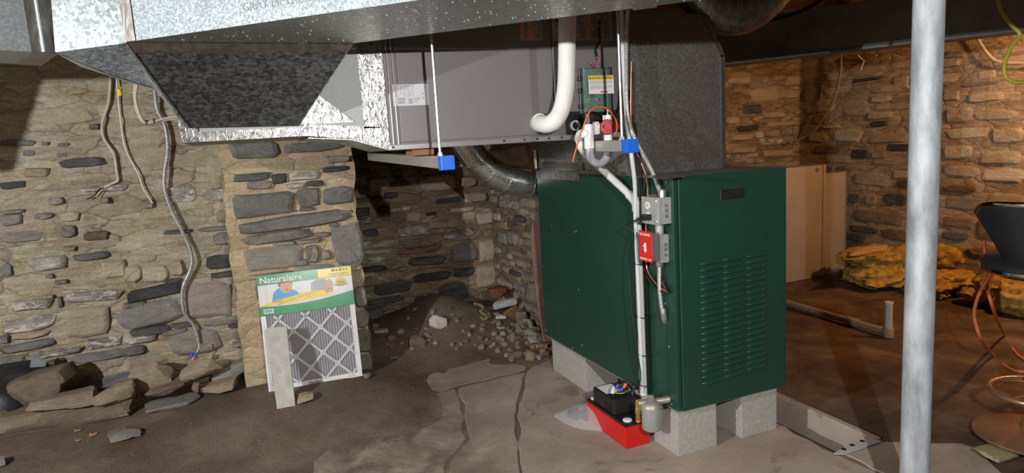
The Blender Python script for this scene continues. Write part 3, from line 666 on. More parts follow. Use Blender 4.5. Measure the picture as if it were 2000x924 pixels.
for (cx, cz) in ((a.x+(b.x-a.x)*.075, a.z+(b.z-a.z)*.38),):
    MB().add([(cx-.02, KY-.0053, cz), (cx, KY-.0053, cz-.024), (cx+.02, KY-.0053, cz), (cx, KY-.0053, cz+.024), (cx-.016, KY-.0053, cz), (cx, KY-.0053, cz-.019), (cx+.016, KY-.0053, cz), (cx, KY-.0053, cz+.019)],
             [(0, 1, 5, 4), (1, 2, 6, 5), (2, 3, 7, 6), (3, 0, 4, 7)]).build('flame_diamond', 'print_dark', lo)
    MB().add([(cx-.006, KY-.0053, cz-.008), (cx+.006, KY-.0053, cz-.008), (cx+.007, KY-.0053, cz), (cx, KY-.0053, cz+.012), (cx-.007, KY-.0053, cz+.001)], [(0, 1, 2, 3, 4)]).build('flame_mark', 'print_dark', lo)
MB().lathe((1.075, KY-.003, 1.362), [(.036, 0), (.036, .006), (.028, .008)], 24, (0, -1, 0)).build('pipe_grommet', 'black_rubber', t)
for (x, z) in ((1.215, 1.345), (1.445, 1.46), (1.445, 1.40)):
    MB().lathe((x, KY-.004, z), [(.020, 0), (.020, .022), (.016, .022), (.014, .004)], 20, (0, -1, 0)).build('drain_port', 'white_pvc' if x < 1.3 else 'black_plastic', t)
MB().box((1.18, KY-.012, 1.31), (1.44, KY-.003, 1.40)).build('drain_pan_lip', 'black_plastic', t, None, .003)
# insulated suction line
t = thing('insulated_pipe', 'thick white foam insulated pipe bending up from the grey cabinet', 'pipe', pY(1055, 240, 2.29))
pts = [pY(1052, 240, 2.296), pY(1068, 243, 2.22), pY(1084, 235, 2.185), pY(1097, 212, 2.18), pY(1105, 170, 2.18), pY(1107, 110, 2.18), pY(1108, 0, 2.19), pY(1108, -60, 2.2)]
MB().tube(pts, .0325, 18, 8).build('insulation', 'white_foam', t, 60)
p = catmull(pts, 8); MB().tube([p[13], p[15]], .0335, 18).build('tape_wrap', 'white_pvc', t, 40)
MB().tube([pts[0]-Y_*.0, pts[0]-Y_*.012], .036, 18).build('collar', 'white_foam', t, 40)
# struts, rods
def strut(px, far, lab, labr, rtop, yback):
    cx, cz = px.x, px.z
    t = thing('strut_channel', lab, 'strut', (cx, px.y, cz-.022))
    fx, fz = far
    MB().add([(cx-.0205, px.y, cz-.0205), (cx+.0205, px.y, cz-.0205), (cx+.0205, px.y, cz+.0205), (cx-.0205, px.y, cz+.0205), (fx-.0205, yback, fz-.0205), (fx+.0205, yback, fz-.0205), (fx+.0205, yback, fz+.0205), (fx-.0205, yback, fz+.0205)],
             [(0, 1, 2, 3), (7, 6, 5, 4), (0, 4, 5, 1), (1, 5, 6, 2), (2, 6, 7, 3), (3, 7, 4, 0)]).build('channel', 'strut_zinc', t, None, .003)
    MB().box((cx-.024, px.y-.006, cz-.024), (cx+.024, px.y+.03, cz+.024)).build('end_cap', 'blue_cap', t, None, .003, 2)
    r = thing('threaded_rod', labr, 'rod', (cx, px.y+.04, cz+.02))
    y = px.y+.045
    rx = cx-.010
    MB().tube([(rx, y, cz+.02), (rx, y, rtop)], .0052, 10).build('rod', 'zinc', r, 40)
    MB().lathe((rx, y, cz+.0205), [(.013, 0), (.013, .004), (.0095, .004), (.0095, .014)], 6).build('nut', 'zinc', r)
strut(pD(874, 318, 2.13), (.634, 1.268), 'zinc strut channel with blue end cap under the left of the grey cabinet', 'zinc threaded rod dropping to the left strut channel', 1.96, 3.58)
strut(pD(1234, 285, 2.22), (1.235, 1.262), 'zinc strut channel with blue end cap beside the furnace plenum', 'zinc threaded rod dropping to the right strut channel', 1.96, 2.254)
p = pD(874, 318, 2.13)
q = pY(830, 294, 2.36)
tag(MB().box((p.x-.055, 2.31, p.z+.028), (p.x+.025, 2.42, KZ0-.0045)).build('wood_shim', 'wood_shim', None, None, .001), 'small red-brown wood shim wedged between strut and grey cabinet', 'wood shim')
# ================================================================== FURNACE
FX0, FX1, FY0, FY1, FZ0, FZ1 = 1.46, 2.0125, 1.997, 3.213, .2014, 1.129
t = thing('furnace', 'dark green lowboy oil furnace with louvred front standing on concrete blocks', 'furnace', (FX0, FY0, FZ0)); FUR = t
MB().box((FX0+.004, FY0+.004, FZ0), (FX1, FY1, FZ1-.002)).build('body', 'green_paint', t, None, .003)
MB().box((FX0, 2.215, FZ0+.004), (FX0+.005, FY1, FZ1)).build('side_panel', 'green_paint', t, None, .002)
MB().box((FX0+.001, 2.06, FZ0+.004), (FX0+.005, 2.165, FZ1)).build('side_strip', 'green_paint', t, None, .002)
MB().box((FX0-.001, FY0-.006, FZ0+.004), (FX0+.02, FY0+.045, FZ1)).build('corner_trim', 'green_paint', t, None, .003)
MB().box((FX0+.004, FY0+.0, FZ0-.004), (FX1, FY1, FZ0+.002)).build('base_rail', 'cast_zinc', t)
fpn = MB().box((FX0+.022, FY0-.012, FZ0+.002), (FX1, FY0+.004, FZ1)).build('front_panel', 'green_paint', t, None, .003)
MB().box((FX0, FY0, FZ1-.002), (FX1, FY1, FZ1+.001)).build('top_panel', 'galv_plenum', t)
yf = FY0-.012
def louver_mesh():
    m = MB(); n = 6; w_ = .092; h_ = .0165; d = .0085; prof = [(0, 0), (d*.55, .12), (d, .35), (d*.95, .6), (0, 1)]
    cols = []
    K = 9
    for i in range(K):
        u = i/(K-1); s_ = math.sin(math.pi*min(1, min(u, 1-u)/.14*.5)) if min(u, 1-u) < .14 else 1
        for dd_, v in prof: m.v.append(Vector((w_*(u-.5), -dd_*s_, h_*((v-.5)*(.35+.65*s_)))))
    k = len(prof)
    m.f = [(i*k+j, (i+1)*k+j, (i+1)*k+j+1, i*k+j+1) for i in range(K-1) for j in range(k-1)]
    return m
lm = None
for (xa, ya, xb, yb_, x2) in ((1368, 516, 1368, 751, 1405), (1414, 508, 1414, 736, 1448), (1459, 501, 1459, 722, 1492)):
    za, zb_ = pY(xa, ya, yf).z, pY(xb, yb_, yf).z
    xc = (pY(xa, ya, yf).x+pY(x2, ya, yf).x)/2
    for k in range(20):
        z = za+(zb_-za)*k/19
        if lm is None:
            lo = louver_mesh().build('louver', 'green_paint', None, 50); lm = lo.data
        else: lo = link(bpy.data.objects.new('louver', lm))
        lo.parent = fpn; lo.location = Vector((xc, yf, z))-ORG[t.name]
a, b = pY(1407, 391, yf), pY(1453, 367, yf)
h = MB().box((a.x, yf-.003, a.z), (b.x, yf+.001, b.z)).build('handle_recess', 'black_plastic', fpn, None, .002)
MB().box((a.x+.01, yf-.0035, a.z+.007), (b.x-.01, yf-.0028, b.z-.007)).build('finger_slot', 'black_rubber', fpn)
for x, y in ((1078, 442), (1122, 453), (1126, 451), (1130, 566), (1060, 520), (1066, 645), (1118, 680), (1137, 674), (1172, 717), (1090, 340), (1200, 346)):
    c = pX(x, y, FX0); MB().lathe(c, [(.004, 0), (.004, .002), (.002, .003)], 8, (-1, 0, 0)).build('screw', 'zinc', t)
for x, y in ((1301, 356), (1302, 372), (1307, 677), (1312, 790), (1300, 593)):
    c = pX(x, y, FX0); MB().lathe(c, [(.0045, 0), (.0045, .002), (.002, .003)], 8, (-1, 0, 0)).build('screw', 'zinc', t)
# supply plenum on the furnace
t = thing('furnace_plenum', 'dark sheet metal plenum with cut corner rising from the furnace top', 'plenum', (1.47, 2.26, FZ1))
c1_, c2_ = pY(1411, 108, 2.26), pY(1378, 30, 2.26)
x1 = 1.94
fp = [(1.47, 2.26, FZ1+.001), (x1, 2.26, FZ1+.001), (x1, 2.26, c1_.z), (c2_.x-(c1_.x-x1), 2.26, c2_.z), (1.47, 2.26, c2_.z+.02)]
fp2 = [(p[0], 2.263, p[2]) for p in fp]
quad(fp2, (0, .93, 0)).build('body', 'galv_side', t)
cen = Vector((1.70, 2.255, 1.5))
m = MB(); m.v = [Vector(p) for p in fp]+[cen]; m.f = [(i, (i+1) % 5, 5) for i in range(5)]
m.build('front_panel', 'galv_plenum', t)
ed = [Vector(fp[1]), Vector(fp[2]), Vector(fp[3])]
for i in range(2):
    dv = (ed[i+1]-ed[i]).normalized(); nv = Vector((-dv.z, 0, dv.x)); 
    quad([ed[i]-Y_*.002, ed[i+1]-Y_*.002, ed[i+1]+nv*.022-Y_*.002, ed[i]+nv*.022-Y_*.002], -Y_*.0015).build('seam_tape', 'foil_tape_dull', t)
# tape and flange along the furnace side
sx = 1.4585
MB().box((sx, 2.72, FZ1-.035), (sx+.0015, 3.22, FZ1+.012)).build('foil_tape', 'foil_tape', t)
MB().box((sx+.002, 2.26, FZ1-.012), (sx+.004, 2.74, FZ1+.014)).build('foil_tape', 'foil_tape', t)
MB().box((1.4655, 2.74, FZ1+.02), (1.467, 3.2, FZ1+.05)).build('foil_tape', 'foil_tape_dull', t)
MB().box((1.4655, 2.69, FZ1), (1.467, 2.745, 1.30)).build('foil_tape', 'foil_tape', t)
MB().box((1.4655, 2.262, FZ1), (1.467, 2.31, 1.30)).build('foil_tape', 'foil_tape', t)
MB().box((1.45, 3.20, FZ1+.02), (1.458, 3.215, 1.25)).build('corner_flange', 'white_label', t)
tp = [pZ(1244, 346, FZ1+.004), pZ(1250, 336, FZ1+.012), pZ(1296, 338, FZ1+.006), pZ(1340, 345, FZ1+.004), pZ(1300, 350, FZ1+.004)]
m = MB(); K = 5; m.v = tp; m.f = [(0, 1, 2, 3, 4)]
tag(MB().prism(tp, (0, 0, .002)).build('foil_scrap', 'foil_tape'), 'crumpled strip of silver foil lying on the furnace top', 'foil')
# blocks
def block(x0, y0, x1, y1, lab, z1=FZ0-.0045, nm='concrete_block'):
    m = MB(); seg = 5; vs = []
    m.box((x0, y0, 0), (x1, y1, z1))
    o = m.build(nm, 'block_grey', None, None, .004, 2); return tag(o, lab, 'block', 'concrete blocks under the furnace')
block(1.475, 2.017, 1.668, 2.407, 'pale concrete block under the near left corner of the furnace, beside the red pump')
block(1.80, 2.02, 1.993, 2.41, 'pale concrete block under the right front corner of the furnace')
block(1.487, 2.80, 1.68, 3.19, 'pale concrete block under the rear left corner of the furnace')
block(1.80, 2.80, 1.993, 3.19, 'concrete block mostly hidden under the rear right corner of the furnace')
# flue
t = thing('flue_pipe', 'shiny round galvanised pipe with elbow passing behind the furnace', 'pipe', pY(1000, 350, 3.36))
fpth = [pY(x, y, 3.36) for x, y in ((1150, 372), (1036, 362), (990, 352), (958, 336), (930, 312), (908, 280), (880, 235))]; fpth.append(fpth[-1]+Vector((-.05, 0, .62)))
fr = .078
for i in range(len(fpth)-1):
    a, b = fpth[i], fpth[i+1]; d = (b-a).normalized()
    MB().tube([a-d*.006, b+d*.006], fr-.0008*(i % 2), 28).build('pipe_section', 'galv_shiny', t, 40)
    if i: MB().tube([a-d*.005, a+d*.005], fr+.003, 28).build('seam_bead', 'galv_shiny', t, 40)
# ================================================================== SMALL FITTINGS ROUND THE FURNACE
# control box
by = KY-.005
a, b = pY(1139, 222, by-.03), pY(1196, 131, by-.03)
t = thing('control_box', 'black control box with clear cover and green circuit board on the grey cabinet', 'control box', (a.x, by, a.z))
MB().box((a.x, by-.012, a.z), (b.x, by, b.z)).build('base', 'black_plastic', t, None, .003)
MB().box((a.x+.016, by-.016, a.z+.006), (b.x-.012, by-.012, b.z-.004)).build('circuit_board', 'pcb', t)
for k in range(16):
    x = random.uniform(a.x+.02, b.x-.028); z = random.uniform(a.z+.012, b.z-.02)
    MB().box((x, by-.022, z), (x+random.uniform(.005, .012), by-.016, z+random.uniform(.005, .014))).build('chip', random.choice(['black_plastic', 'print_grey', 'cast_zinc', 'black_plastic']), t)
MB().box((a.x+.004, by-.036, a.z+.004), (b.x-.004, by-.033, b.z-.004)).build('clear_cover', 'clear_cover', t, None, .001)
for x in (a.x+.004, b.x-.016): MB().box((x, by-.036, a.z), (x+.012, by-.012, b.z)).build('cover_edge', 'black_plastic' if x > a.x+.02 else 'clear_cover', t, None, .003)
for z in (a.z+.02, a.z+.08, b.z-.05): MB().box((a.x-.008, by-.026, z), (a.x+.002, by-.01, z+.018)).build('latch', 'black_plastic', t, None, .002)
la, lb_ = pY(1150, 184, by-.037), pY(1198, 147, by-.037)
lo = MB().box((la.x, by-.0378, la.z), (lb_.x, by-.037, lb_.z)).build('caution_label', 'white_label', t)
hh = lb_.z-la.z; ww_ = lb_.x-la.x
MB().add([(la.x+.001, by-.0381, lb_.z-hh*.23), (lb_.x-.001, by-.0381, lb_.z-hh*.23), (lb_.x-.001, by-.0381, lb_.z-.001), (la.x+.001, by-.0381, lb_.z-.001)], [(0, 1, 2, 3)]).build('yellow_band', 'yellow_print', lo)
text('CAUTION / ATTENTION', .0105, 'print_dark', lo, Vector((la.x+.016, by-.0383, lb_.z-hh*.185)), X_*.8, Z_, -Y_, bold=.0002)
MB().add([(la.x+.004, by-.0384, lb_.z-hh*.19), (la.x+.013, by-.0384, lb_.z-hh*.19), (la.x+.0085, by-.0384, lb_.z-hh*.06)], [(0, 1, 2)]).build('warning_triangle', 'print_dark', lo)
for v in (.32, .39, .46, .58, .65, .72): MB().add([(la.x+.005, by-.0381, lb_.z-hh*v), (lb_.x-.008-.02*(v in (.46, .72)), by-.0381, lb_.z-hh*v), (lb_.x-.008-.02*(v in (.46, .72)), by-.0381, lb_.z-hh*(v-.025)), (la.x+.005, by-.0381, lb_.z-hh*(v-.025))], [(0, 1, 2, 3)]).build('print_line', 'print_grey', lo)
MB().add([(la.x+ww_*.45, by-.0381, la.z+hh*.08), (la.x+ww_*.75, by-.0381, la.z+hh*.08), (la.x+ww_*.75, by-.0381, la.z+hh*.14), (la.x+ww_*.45, by-.0381, la.z+hh*.14)], [(0, 1, 2, 3)]).build('print_line', 'red_paint', lo)
for i, (x0, y0, col) in enumerate(((1152, 122, 'orange_tie'), (1157, 124, 'wire_blue'), (1164, 112, 'orange_tie'))):
    MB().tube([pY(x0, y0, by-.02), pY(x0+5, y0+5, by-.02), pY(1162, 132, by-.015)], .003, 7, 4).build('wire', col, t)
MB().tube([pY(1166, 110, by-.02), pY(1164, 95, by-.03), pY(1172, 78, by-.02), pY(1170, 60, by-.01), pY(1172, 40, by-.01)], .004, 7, 6).build('coiled_lead', 'black_rubber', t)
# PVC trap
ty = 2.14
t = thing('condensate_trap', 'white PVC condensate trap with clear U-bend and red cap', 'pipe trap', pY(1168, 320, ty))
def cyl(x0, y0, x1, y1, r, nm, mt, Y=ty, n=20): return MB().tube([pY(x0, y0, Y), pY(x1, y1, Y)], r, n).build(nm, mt, t, 40)
cyl(1149, 243, 1151, 290, .0185, 'coupling', 'white_pvc'); cyl(1148.5, 222, 1149.5, 245, .0165, 'black_pipe', 'black_plastic')
cyl(1186, 225, 1188, 275, .0185, 'coupling', 'white_pvc')
MB().tube([pY(x, y, ty) for x, y in ((1151, 288), (1152, 300), (1157, 313), (1169, 319), (1181, 313), (1187, 299), (1188, 273))], .0155, 18, 6).build('u_bend', 'pvc_clear_grey', t, 60)
MB().tube([pY(1166, 248, ty+.01), pY(1180, 250, ty)], .015, 16).build('union', 'white_pvc', t, 40)
MB().tube([pY(1163, 238, ty+.01), pY(1166, 262, ty+.01)], .013, 14, 0).build('union_nut', 'white_pvc', t, 40)
c = pY(1191, 248, ty-.03)
MB().lathe(c+Y_*.02, [(.030, 0), (.030, .008), (.027, .012), (.014, .013), (.014, .020), (.009, .020)], 24, (-.35, -1, .05)).build('red_cap', 'red_cap', t, 40)
MB().tube([pY(1176, 247, ty-.012), pY(1191, 248, ty-.018), pY(1208, 247, ty-.012)], .007, 8).build('cap_strap', 'red_cap', t)
MB().tube([pY(1130, 272, 2.2), pY(1134, 262, 2.16), pY(1142, 261, ty), pY(1150, 261, ty)], .017, 16, 4).build('elbow', 'white_pvc', t, 50)
MB().tube([pY(1187, 224, ty), pY(1187, 215, ty)], .003, 8).build('vent_nipple', 'white_pvc', t)
MB().tube([pY(1118, 316, 2.1), pY(1130, 275, 2.1), pY(1142, 240, 2.1), pY(1152, 218, 2.1), pY(1170, 208, 2.1), pY(1188, 214, 2.1), pY(1202, 232, 2.1), pY(1205, 252, 2.11), pY(1199, 268, 2.12)], .0032, 8, 6).build('orange_cable_tie', 'orange_tie', t)
# PVC drain run down the furnace side
dx = 1.425
t = thing('drain_pipe', 'white PVC drain pipe slanting then dropping down the furnace side', 'pipe', pX(1254, 768, dx))
d0 = [pY(1132, 270, 2.2), pY(1134, 285, 2.2), pY(1144, 300, 2.24), pX(1165, 320, 1.36), pX(1178, 333, 1.405), pX(1236, 386, dx)]
MB().tube(d0, .0155, 16, 5).build('slanting_pipe', 'white_pvc', t, 60)
e_ = pX(1243, 398, dx); MB().tube([pX(1229, 380, dx), pX(1238, 389, dx), e_, pX(1244, 412, dx)], .0195, 16, 4).build('elbow', 'white_pvc', t, 60)
v0 = pX(1244, 400, dx); MB().tube([v0, (dx, v0.y-.004, .22)], .0155, 16).build('vertical_pipe', 'white_pvc', t, 60)
VY = v0.y
t = thing('clear_tube', 'clear vinyl tube hanging along the white drain pipe', 'tube', (1.40, VY, .25))
MB().tube([pY(1214, 0, 2.22), pY(1215, 60, 2.22), pY(1219, 150, 2.21), pY(1224, 230, 2.18), pY(1233, 300, 2.12), pX(1240, 360, 1.385), pX(1241, 420, 1.40), pX(1243, 470, 1.405), (1.405, VY-.024, .6), (1.405, VY-.026, .4), (1.41, VY-.02, .235)], .0085, 12, 8).build('tube', 'clear_tube', t, 60)
for z, tl in ((.78, 'topmost black cable tie around the white drain pipe, beside the red plate'), (.56, 'second black cable tie from the top on the white drain pipe'), (.40, 'third black cable tie from the top on the white drain pipe'), (.27, 'lowest black cable tie on the drain pipe, just above the pump')):
    r = .024
    ring = [(dx-.004+r*1.0*math.cos(k*math.tau/16), VY-.012+r*1.35*math.sin(k*math.tau/16), z) for k in range(17)]
    tag(MB().tube(ring, .0018, 6).build('cable_tie', 'black_rubber'), tl, 'cable tie', 'cable ties on the drain pipe')
# black power cord
t = thing('power_cord', 'black power cord plugged into the grey outlet box and hanging down', 'cord', pX(1224, 440, 1.39))
cpath = [pX(1262, 424, 1.385), pX(1250, 428, 1.375), pX(1232, 434, 1.37), pX(1225, 442, 1.37), pX(1238, 458, 1.385), (1.393, VY+.02, .79), (1.39, VY+.012, .62), (1.392, VY-.01, .45), (1.395, VY-.03, .33), (1.39, VY-.02, .26), (1.40, VY+.05, .235), (1.39, VY+.12, .21)]
MB().tube(cpath, .0032, 8, 8).build('cord', 'black_rubber', t, 60)
pc = pX(1262, 424, 1.385); MB().box(pc-Vector((.022, .02, .011)), pc+Vector((.012, .014, .011))).build('plug', 'black_rubber', t, None, .004, 2)
# outlet and switch boxes
def ebox(x0, y0, x1, y1, xf, nm, lab, red):
    a, b = pX(x0, y1, xf), pX(x1, y0, xf)
    ya, yb = min(a.y, b.y), max(a.y, b.y); za, zb = (pX(x0, y1, xf).z+pX(x1, y1, xf).z)/2, (pX(x0, y0, xf).z+pX(x1, y0, xf).z)/2
    t = thing(nm, lab, 'electrical box', (FX0, ya, za))
    MB().box((xf+.012, ya, za), (FX0-.001, yb, zb)).build('box', 'box_steel', t, None, .003, 2)
    for z in (za+.03, za+.052, za+.07):
        MB().lathe((xf+.035, ya-.0005, z), [(.008, 0), (.008, .0012)], 14, (0, -1, 0)).build('knockout', 'cast_zinc', t)
        MB().box((xf+.033, ya-.0022, z-.001), (xf+.040, ya-.0015, z+.001)).build('knockout_slot', 'black_metal', t)
    return t, ya, yb, za, zb
t, ya, yb, za, zb = ebox(1255, 386, 1285, 437, 1.40, 'outlet_box', 'grey metal outlet box with white receptacle on the furnace side', 0)
ya2 = ya
MB().box((1.398, ya-.002, za-.002), (1.412, yb+.002, zb+.002)).build('cover_plate', 'box_steel', t, None, .004, 2)
ym, zm = (ya+yb)/2+.012, (za+zb)/2
for z in (zm+.02, zm-.02):
    r_ = MB().lathe((1.398, ym, z), [(.015, 0), (.015, .003)], 20, (-1, 0, 0)).build('receptacle_face', 'white_pvc', t)
    for s_ in (-1, 1): MB().box((1.3942, ym+s_*.005-.001, z-.004), (1.395, ym+s_*.005+.001, z+.005)).build('slot', 'black_metal', r_)
for (y, z) in ((ya+.012, zb-.012), (yb-.012, za+.012), (ya+.012, za+.012)): MB().lathe((1.398, y, z), [(.006, 0), (.006, .002), (.003, .004)], 10, (-1, 0, 0)).build('screw', 'zinc', t)
ocx = 1.435
t, sa, sb, sa_z, sb_z = ebox(1262, 458, 1284, 512, 1.408, 'switch_box', 'grey metal switch box with red emergency plate below the outlet box', 1)
fa_, fb_ = pX(1249, 506, 1.372), pX(1272, 456, 1.372)
y0_, y1_ = min(fa_.y, fb_.y), max(fa_.y, fb_.y); z0_, z1_ = fa_.z-.004, fb_.z+.004
MB().box((1.376, y0_+.004, z0_+.006), (1.41, y1_-.006, z1_-.006)).build('raised_ring', 'zinc', t, None, .006, 2)
pl = MB().box((1.372, y0_, z0_), (1.376, y1_, z1_)).build('red_plate', 'red_paint', t, None, .001)
cy_ = (y0_+y1_)/2; cz_ = (z0_+z1_)/2
text('OIL BURNER', .0125, 'white_label', pl, Vector((1.3718, cy_, z1_-.017)), -Y_, Z_, -X_, bold=.0003, align='CENTER')
text('EMERGENCY OFF', .0098, 'white_label', pl, Vector((1.3718, cy_, z0_+.007)), -Y_, Z_, -X_, bold=.0003, align='CENTER')
m = MB().add([(1.3716, cy_-.011, cz_-.012), (1.3716, cy_+.013, cz_-.012), (1.3716, cy_, cz_-.026)], [(0, 1, 2)]); m.build('arrow_head', 'white_label', pl)
MB().box((1.3714, cy_-.006, cz_-.014), (1.3718, cy_+.007, cz_+.014)).build('arrow_shaft', 'white_label', pl)
MB().box((1.3714, cy_+.007, cz_-.002), (1.3718, cy_+.016, cz_+.004)).build('pointing_hand', 'white_label', pl)
MB().box((1.368, cy_-.003, cz_-.004), (1.3715, cy_+.004, cz_+.008)).build('toggle', 'white_pvc', t, None, .001)
MB().tube([(ocx, (ya+sa)/2+.035, sb_z), (ocx, (ya+sa)/2+.035, za)], .016, 16).build('nipple', 'box_steel', t, 40)
# flexible conduits
t = thing('flexible_conduit', 'ribbed metal conduit curving down into the top of the outlet box', 'conduit', (ocx, ya2+.02, zb))
cp = [pY(1226, 0, 2.2), pY(1224, 60, 2.2), pY(1223, 150, 2.2), pY(1226, 225, 2.17), pX(1240, 270, 1.38), pX(1258, 305, 1.415), pX(1276, 340, 1.43), pX(1288, 372, 1.435), Vector((ocx, ya2+.022, zb+.012))]
armoured(cp, .0085).build('conduit', 'strut_zinc', t, 30)
MB().lathe((ocx, ya2+.022, zb), [(.014, 0), (.014, .022), (.011, .03)], 14).build('connector', 'zinc', t, 40)
t = thing('flexible_conduit', 'short ribbed metal conduit dropping from the switch box to the green panel', 'conduit', pX(1296, 620, 1.44))
cp = [Vector((ocx, sa+.03, sa_z)), pX(1288, 560, 1.44), pX(1292, 600, 1.442), pX(1295, 612, 1.445)]
armoured(cp, .0085).build('conduit', 'strut_zinc', t, 30)
MB().tube([pX(1294, 602, 1.44), pX(1297, 618, 1.443), pX(1299, 628, 1.458)], .012, 12, 4).build('connector', 'zinc', t, 40)
MB().lathe((ocx, sa+.03, sa_z-.02), [(.012, 0), (.014, .006), (.014, .02)], 14).build('connector', 'zinc', t, 40)
def cable(nm, lab, cat, pts, r, mt, loc=None, n=8, k=8):
    o = MB().tube(pts, r, n, k).build(nm, mt, None, 60); return tag(o, lab, cat)
cable('copper_line', 'bare copper line running down behind the boxes and looping below the red plate', 'copper line', [pY(1233, 120, 2.255), pY(1233, 240, 2.24), pX(1246, 300, 1.42), pX(1262, 345, 1.44), pX(1265, 380, 1.45), pX(1262, 440, 1.452), pX(1262, 510, 1.452), pX(1268, 535, 1.45), pX(1285, 557, 1.446), pX(1302, 569, 1.445), pX(1296, 555, 1.45), pX(1287, 530, 1.452), pX(1284, 470, 1.454)], .0042, 'copper')
cable('copper_line', 'second copper line arching over the top of the outlet box', 'copper line', [pY(1238, 200, 2.25), pY(1240, 260, 2.22), pX(1262, 310, 1.43), pX(1280, 352, 1.44), pX(1286, 378, 1.45), pX(1278, 381, 1.45), pX(1266, 383, 1.45)], .0042, 'copper')
cable('black_cable', 'black cable looping below the switch box beside the copper line', 'cable', [pY(1236, 140, 2.24), pY(1238, 240, 2.22), pX(1250, 310, 1.42), pX(1254, 400, 1.452), pX(1254, 510, 1.452), pX(1264, 540, 1.448), pX(1284, 565, 1.444), pX(1304, 573, 1.442), pX(1300, 560, 1.45), pX(1290, 540, 1.452)], .005, 'black_rubber')
cable('black_cable', 'black cable hanging straight down behind the white drain pipe', 'cable', [pY(1240, 240, 2.24), pX(1248, 320, 1.44), pX(1250, 420, 1.452), pX(1258, 520, 1.452), pX(1260, 640, 1.452), pX(1262, 745, 1.45)], .005, 'black_rubber')
cable('black_cable', 'thin black cable leaving the cabinet drain ports to the left', 'cable', [pY(1120, 223, 2.28), pY(1140, 226, 2.23), pY(1160, 240, 2.24), pY(1205, 225, 2.25), pY(1212, 160, 2.27), pY(1208, 100, 2.28)], .0045, 'black_rubber')
# pump
PX0, PX1, PY0, PY1 = 1.322, 1.452, 2.166, 2.50
t = thing('condensate_pump', 'red condensate pump with black motor cover on the concrete beside the furnace', 'pump', (PX0, PY0, 0))
m = MB(); d_ = .006
m.add([(PX0+d_, PY0+d_, 0), (PX1-d_, PY0+d_, 0), (PX1-d_, PY1-d_, 0), (PX0+d_, PY1-d_, 0), (PX0, PY0, .097), (PX1, PY0, .097), (PX1, PY1, .097), (PX0, PY1, .097)], [(0, 3, 2, 1), (4, 5, 6, 7), (0, 1, 5, 4), (1, 2, 6, 5), (2, 3, 7, 6), (3, 0, 4, 7)])
m.build('tank', 'red_plastic', t, 30, .008, 3)
MB().box((PX0+.003, PY0+.003, .097), (PX1-.003, PY1-.003, .108)).build('lid', 'black_plastic', t, None, .004, 2)
mc = MB().prism([(PX0+.012, PY0+.10, .108), (PX1-.012, PY0+.09, .108), (PX1-.012, PY1-.05, .108), (PX0+.012, PY1-.05, .108)], (0, 0, .072)).build('motor_cover', 'black_plastic', t, 30, .012, 3)
for k in range(6): MB().box((PX0+.0105, PY0+.12+k*.011, .115), (PX0+.0125, PY0+.125+k*.011, .15)).build('vent_slot', 'black_metal', mc)
MB().box((PX0+.022, PY1-.16, .1802), (PX1-.03, PY1-.065, .181)).build('label', 'white_label', mc)
MB().lathe((PX0+.038, PY0+.04, .108), [(.020, 0), (.020, .004), (.017, .006)], 20).build('inlet_cap', 'white_label', t, 40)
MB().lathe((PX0+.03, PY1-.022, .108), [(.014, 0), (.014, .004), (.011, .006)], 16).build('inlet_cap', 'white_label', t, 40)
cw = [(1.37, 2.36, .19), (1.38, 2.44, .22), (1.40, 2.52, .20)]
for i, (mt, p0) in enumerate((('wire_blue', (1203, 758)), ('wire_orange', (1218, 757)), ('wire_blue', (1212, 764)))):
    c = pD(*p0, 2.72); tag(MB().lathe(c, [(.006, 0), (.007, .012), (.004, .022)], 10, (.3, -.3, .6)).build('wire_nut', mt), ['blue wire nut left of the orange one above the red pump', 'orange wire nut above the red pump', 'blue wire nut touching the orange one above the red pump'][i], 'wire nut')
cable('yellow_wire', 'thin yellow wire lying over the black pump cover', 'wire', [pD(1196, 766, 2.74), pD(1206, 768, 2.72), pD(1216, 768, 2.70), pD(1224, 764, 2.72)], .0022, 'yellow_cable')
tag(MB().prism([pD(1192, 768, 2.72), pD(1199, 770, 2.72), pD(1202, 758, 2.74), pD(1197, 754, 2.74)], (0, .001, 0)).build('cord_tag', 'white_label'), 'small white paper tag above the red pump', 'tag')
cable('black_cable', 'black pump lead coiling behind the motor cover', 'cable', [pD(1255, 752, 2.70), pD(1225, 754, 2.74), pD(1205, 757, 2.76), pD(1202, 750, 2.78), pD(1215, 744, 2.8), pD(1228, 752, 2.76), pD(1236, 765, 2.7)], .004, 'black_rubber')
# oil filter
fc_ = Vector((1.40, 2.085, 0))
t = thing('oil_filter', 'grey oil filter canister with cast head hanging at the furnace corner', 'filter', (fc_.x, fc_.y, .113))
z0 = .108
MB().lathe((fc_.x, fc_.y, z0), [(.026, 0), (.038, .004), (.041, .012), (.042, .085), (.045, .086), (.045, .094)], 26).build('bowl', 'can_grey', t, 50)
MB().lathe((fc_.x, fc_.y, z0+.094), [(.046, 0), (.045, .012), (.034, .026), (.018, .034), (.018, .038)], 26).build('head', 'cast_zinc', t, 50)
MB().lathe((fc_.x, fc_.y, z0+.132), [(.013, 0), (.013, .01), (.008, .014)], 6).build('head_bolt', 'cast_zinc', t)
MB().tube([(fc_.x, fc_.y, z0+.115), (fc_.x+.075, fc_.y-.03, z0+.125)], .014, 14).build('port', 'cast_zinc', t, 40)
MB().tube([(fc_.x, fc_.y, z0+.115), (fc_.x-.05, fc_.y+.02, z0+.115)], .014, 14).build('port', 'cast_zinc', t, 40)
MB().lathe((fc_.x-.052, fc_.y+.02, z0+.045), [(.008, 0), (.010, .01), (.008, .022), (.012, .026), (.012, .05), (.009, .056), (.011, .07), (.007, .085)], 12).build('brass_valve', 'brass', t, 40)
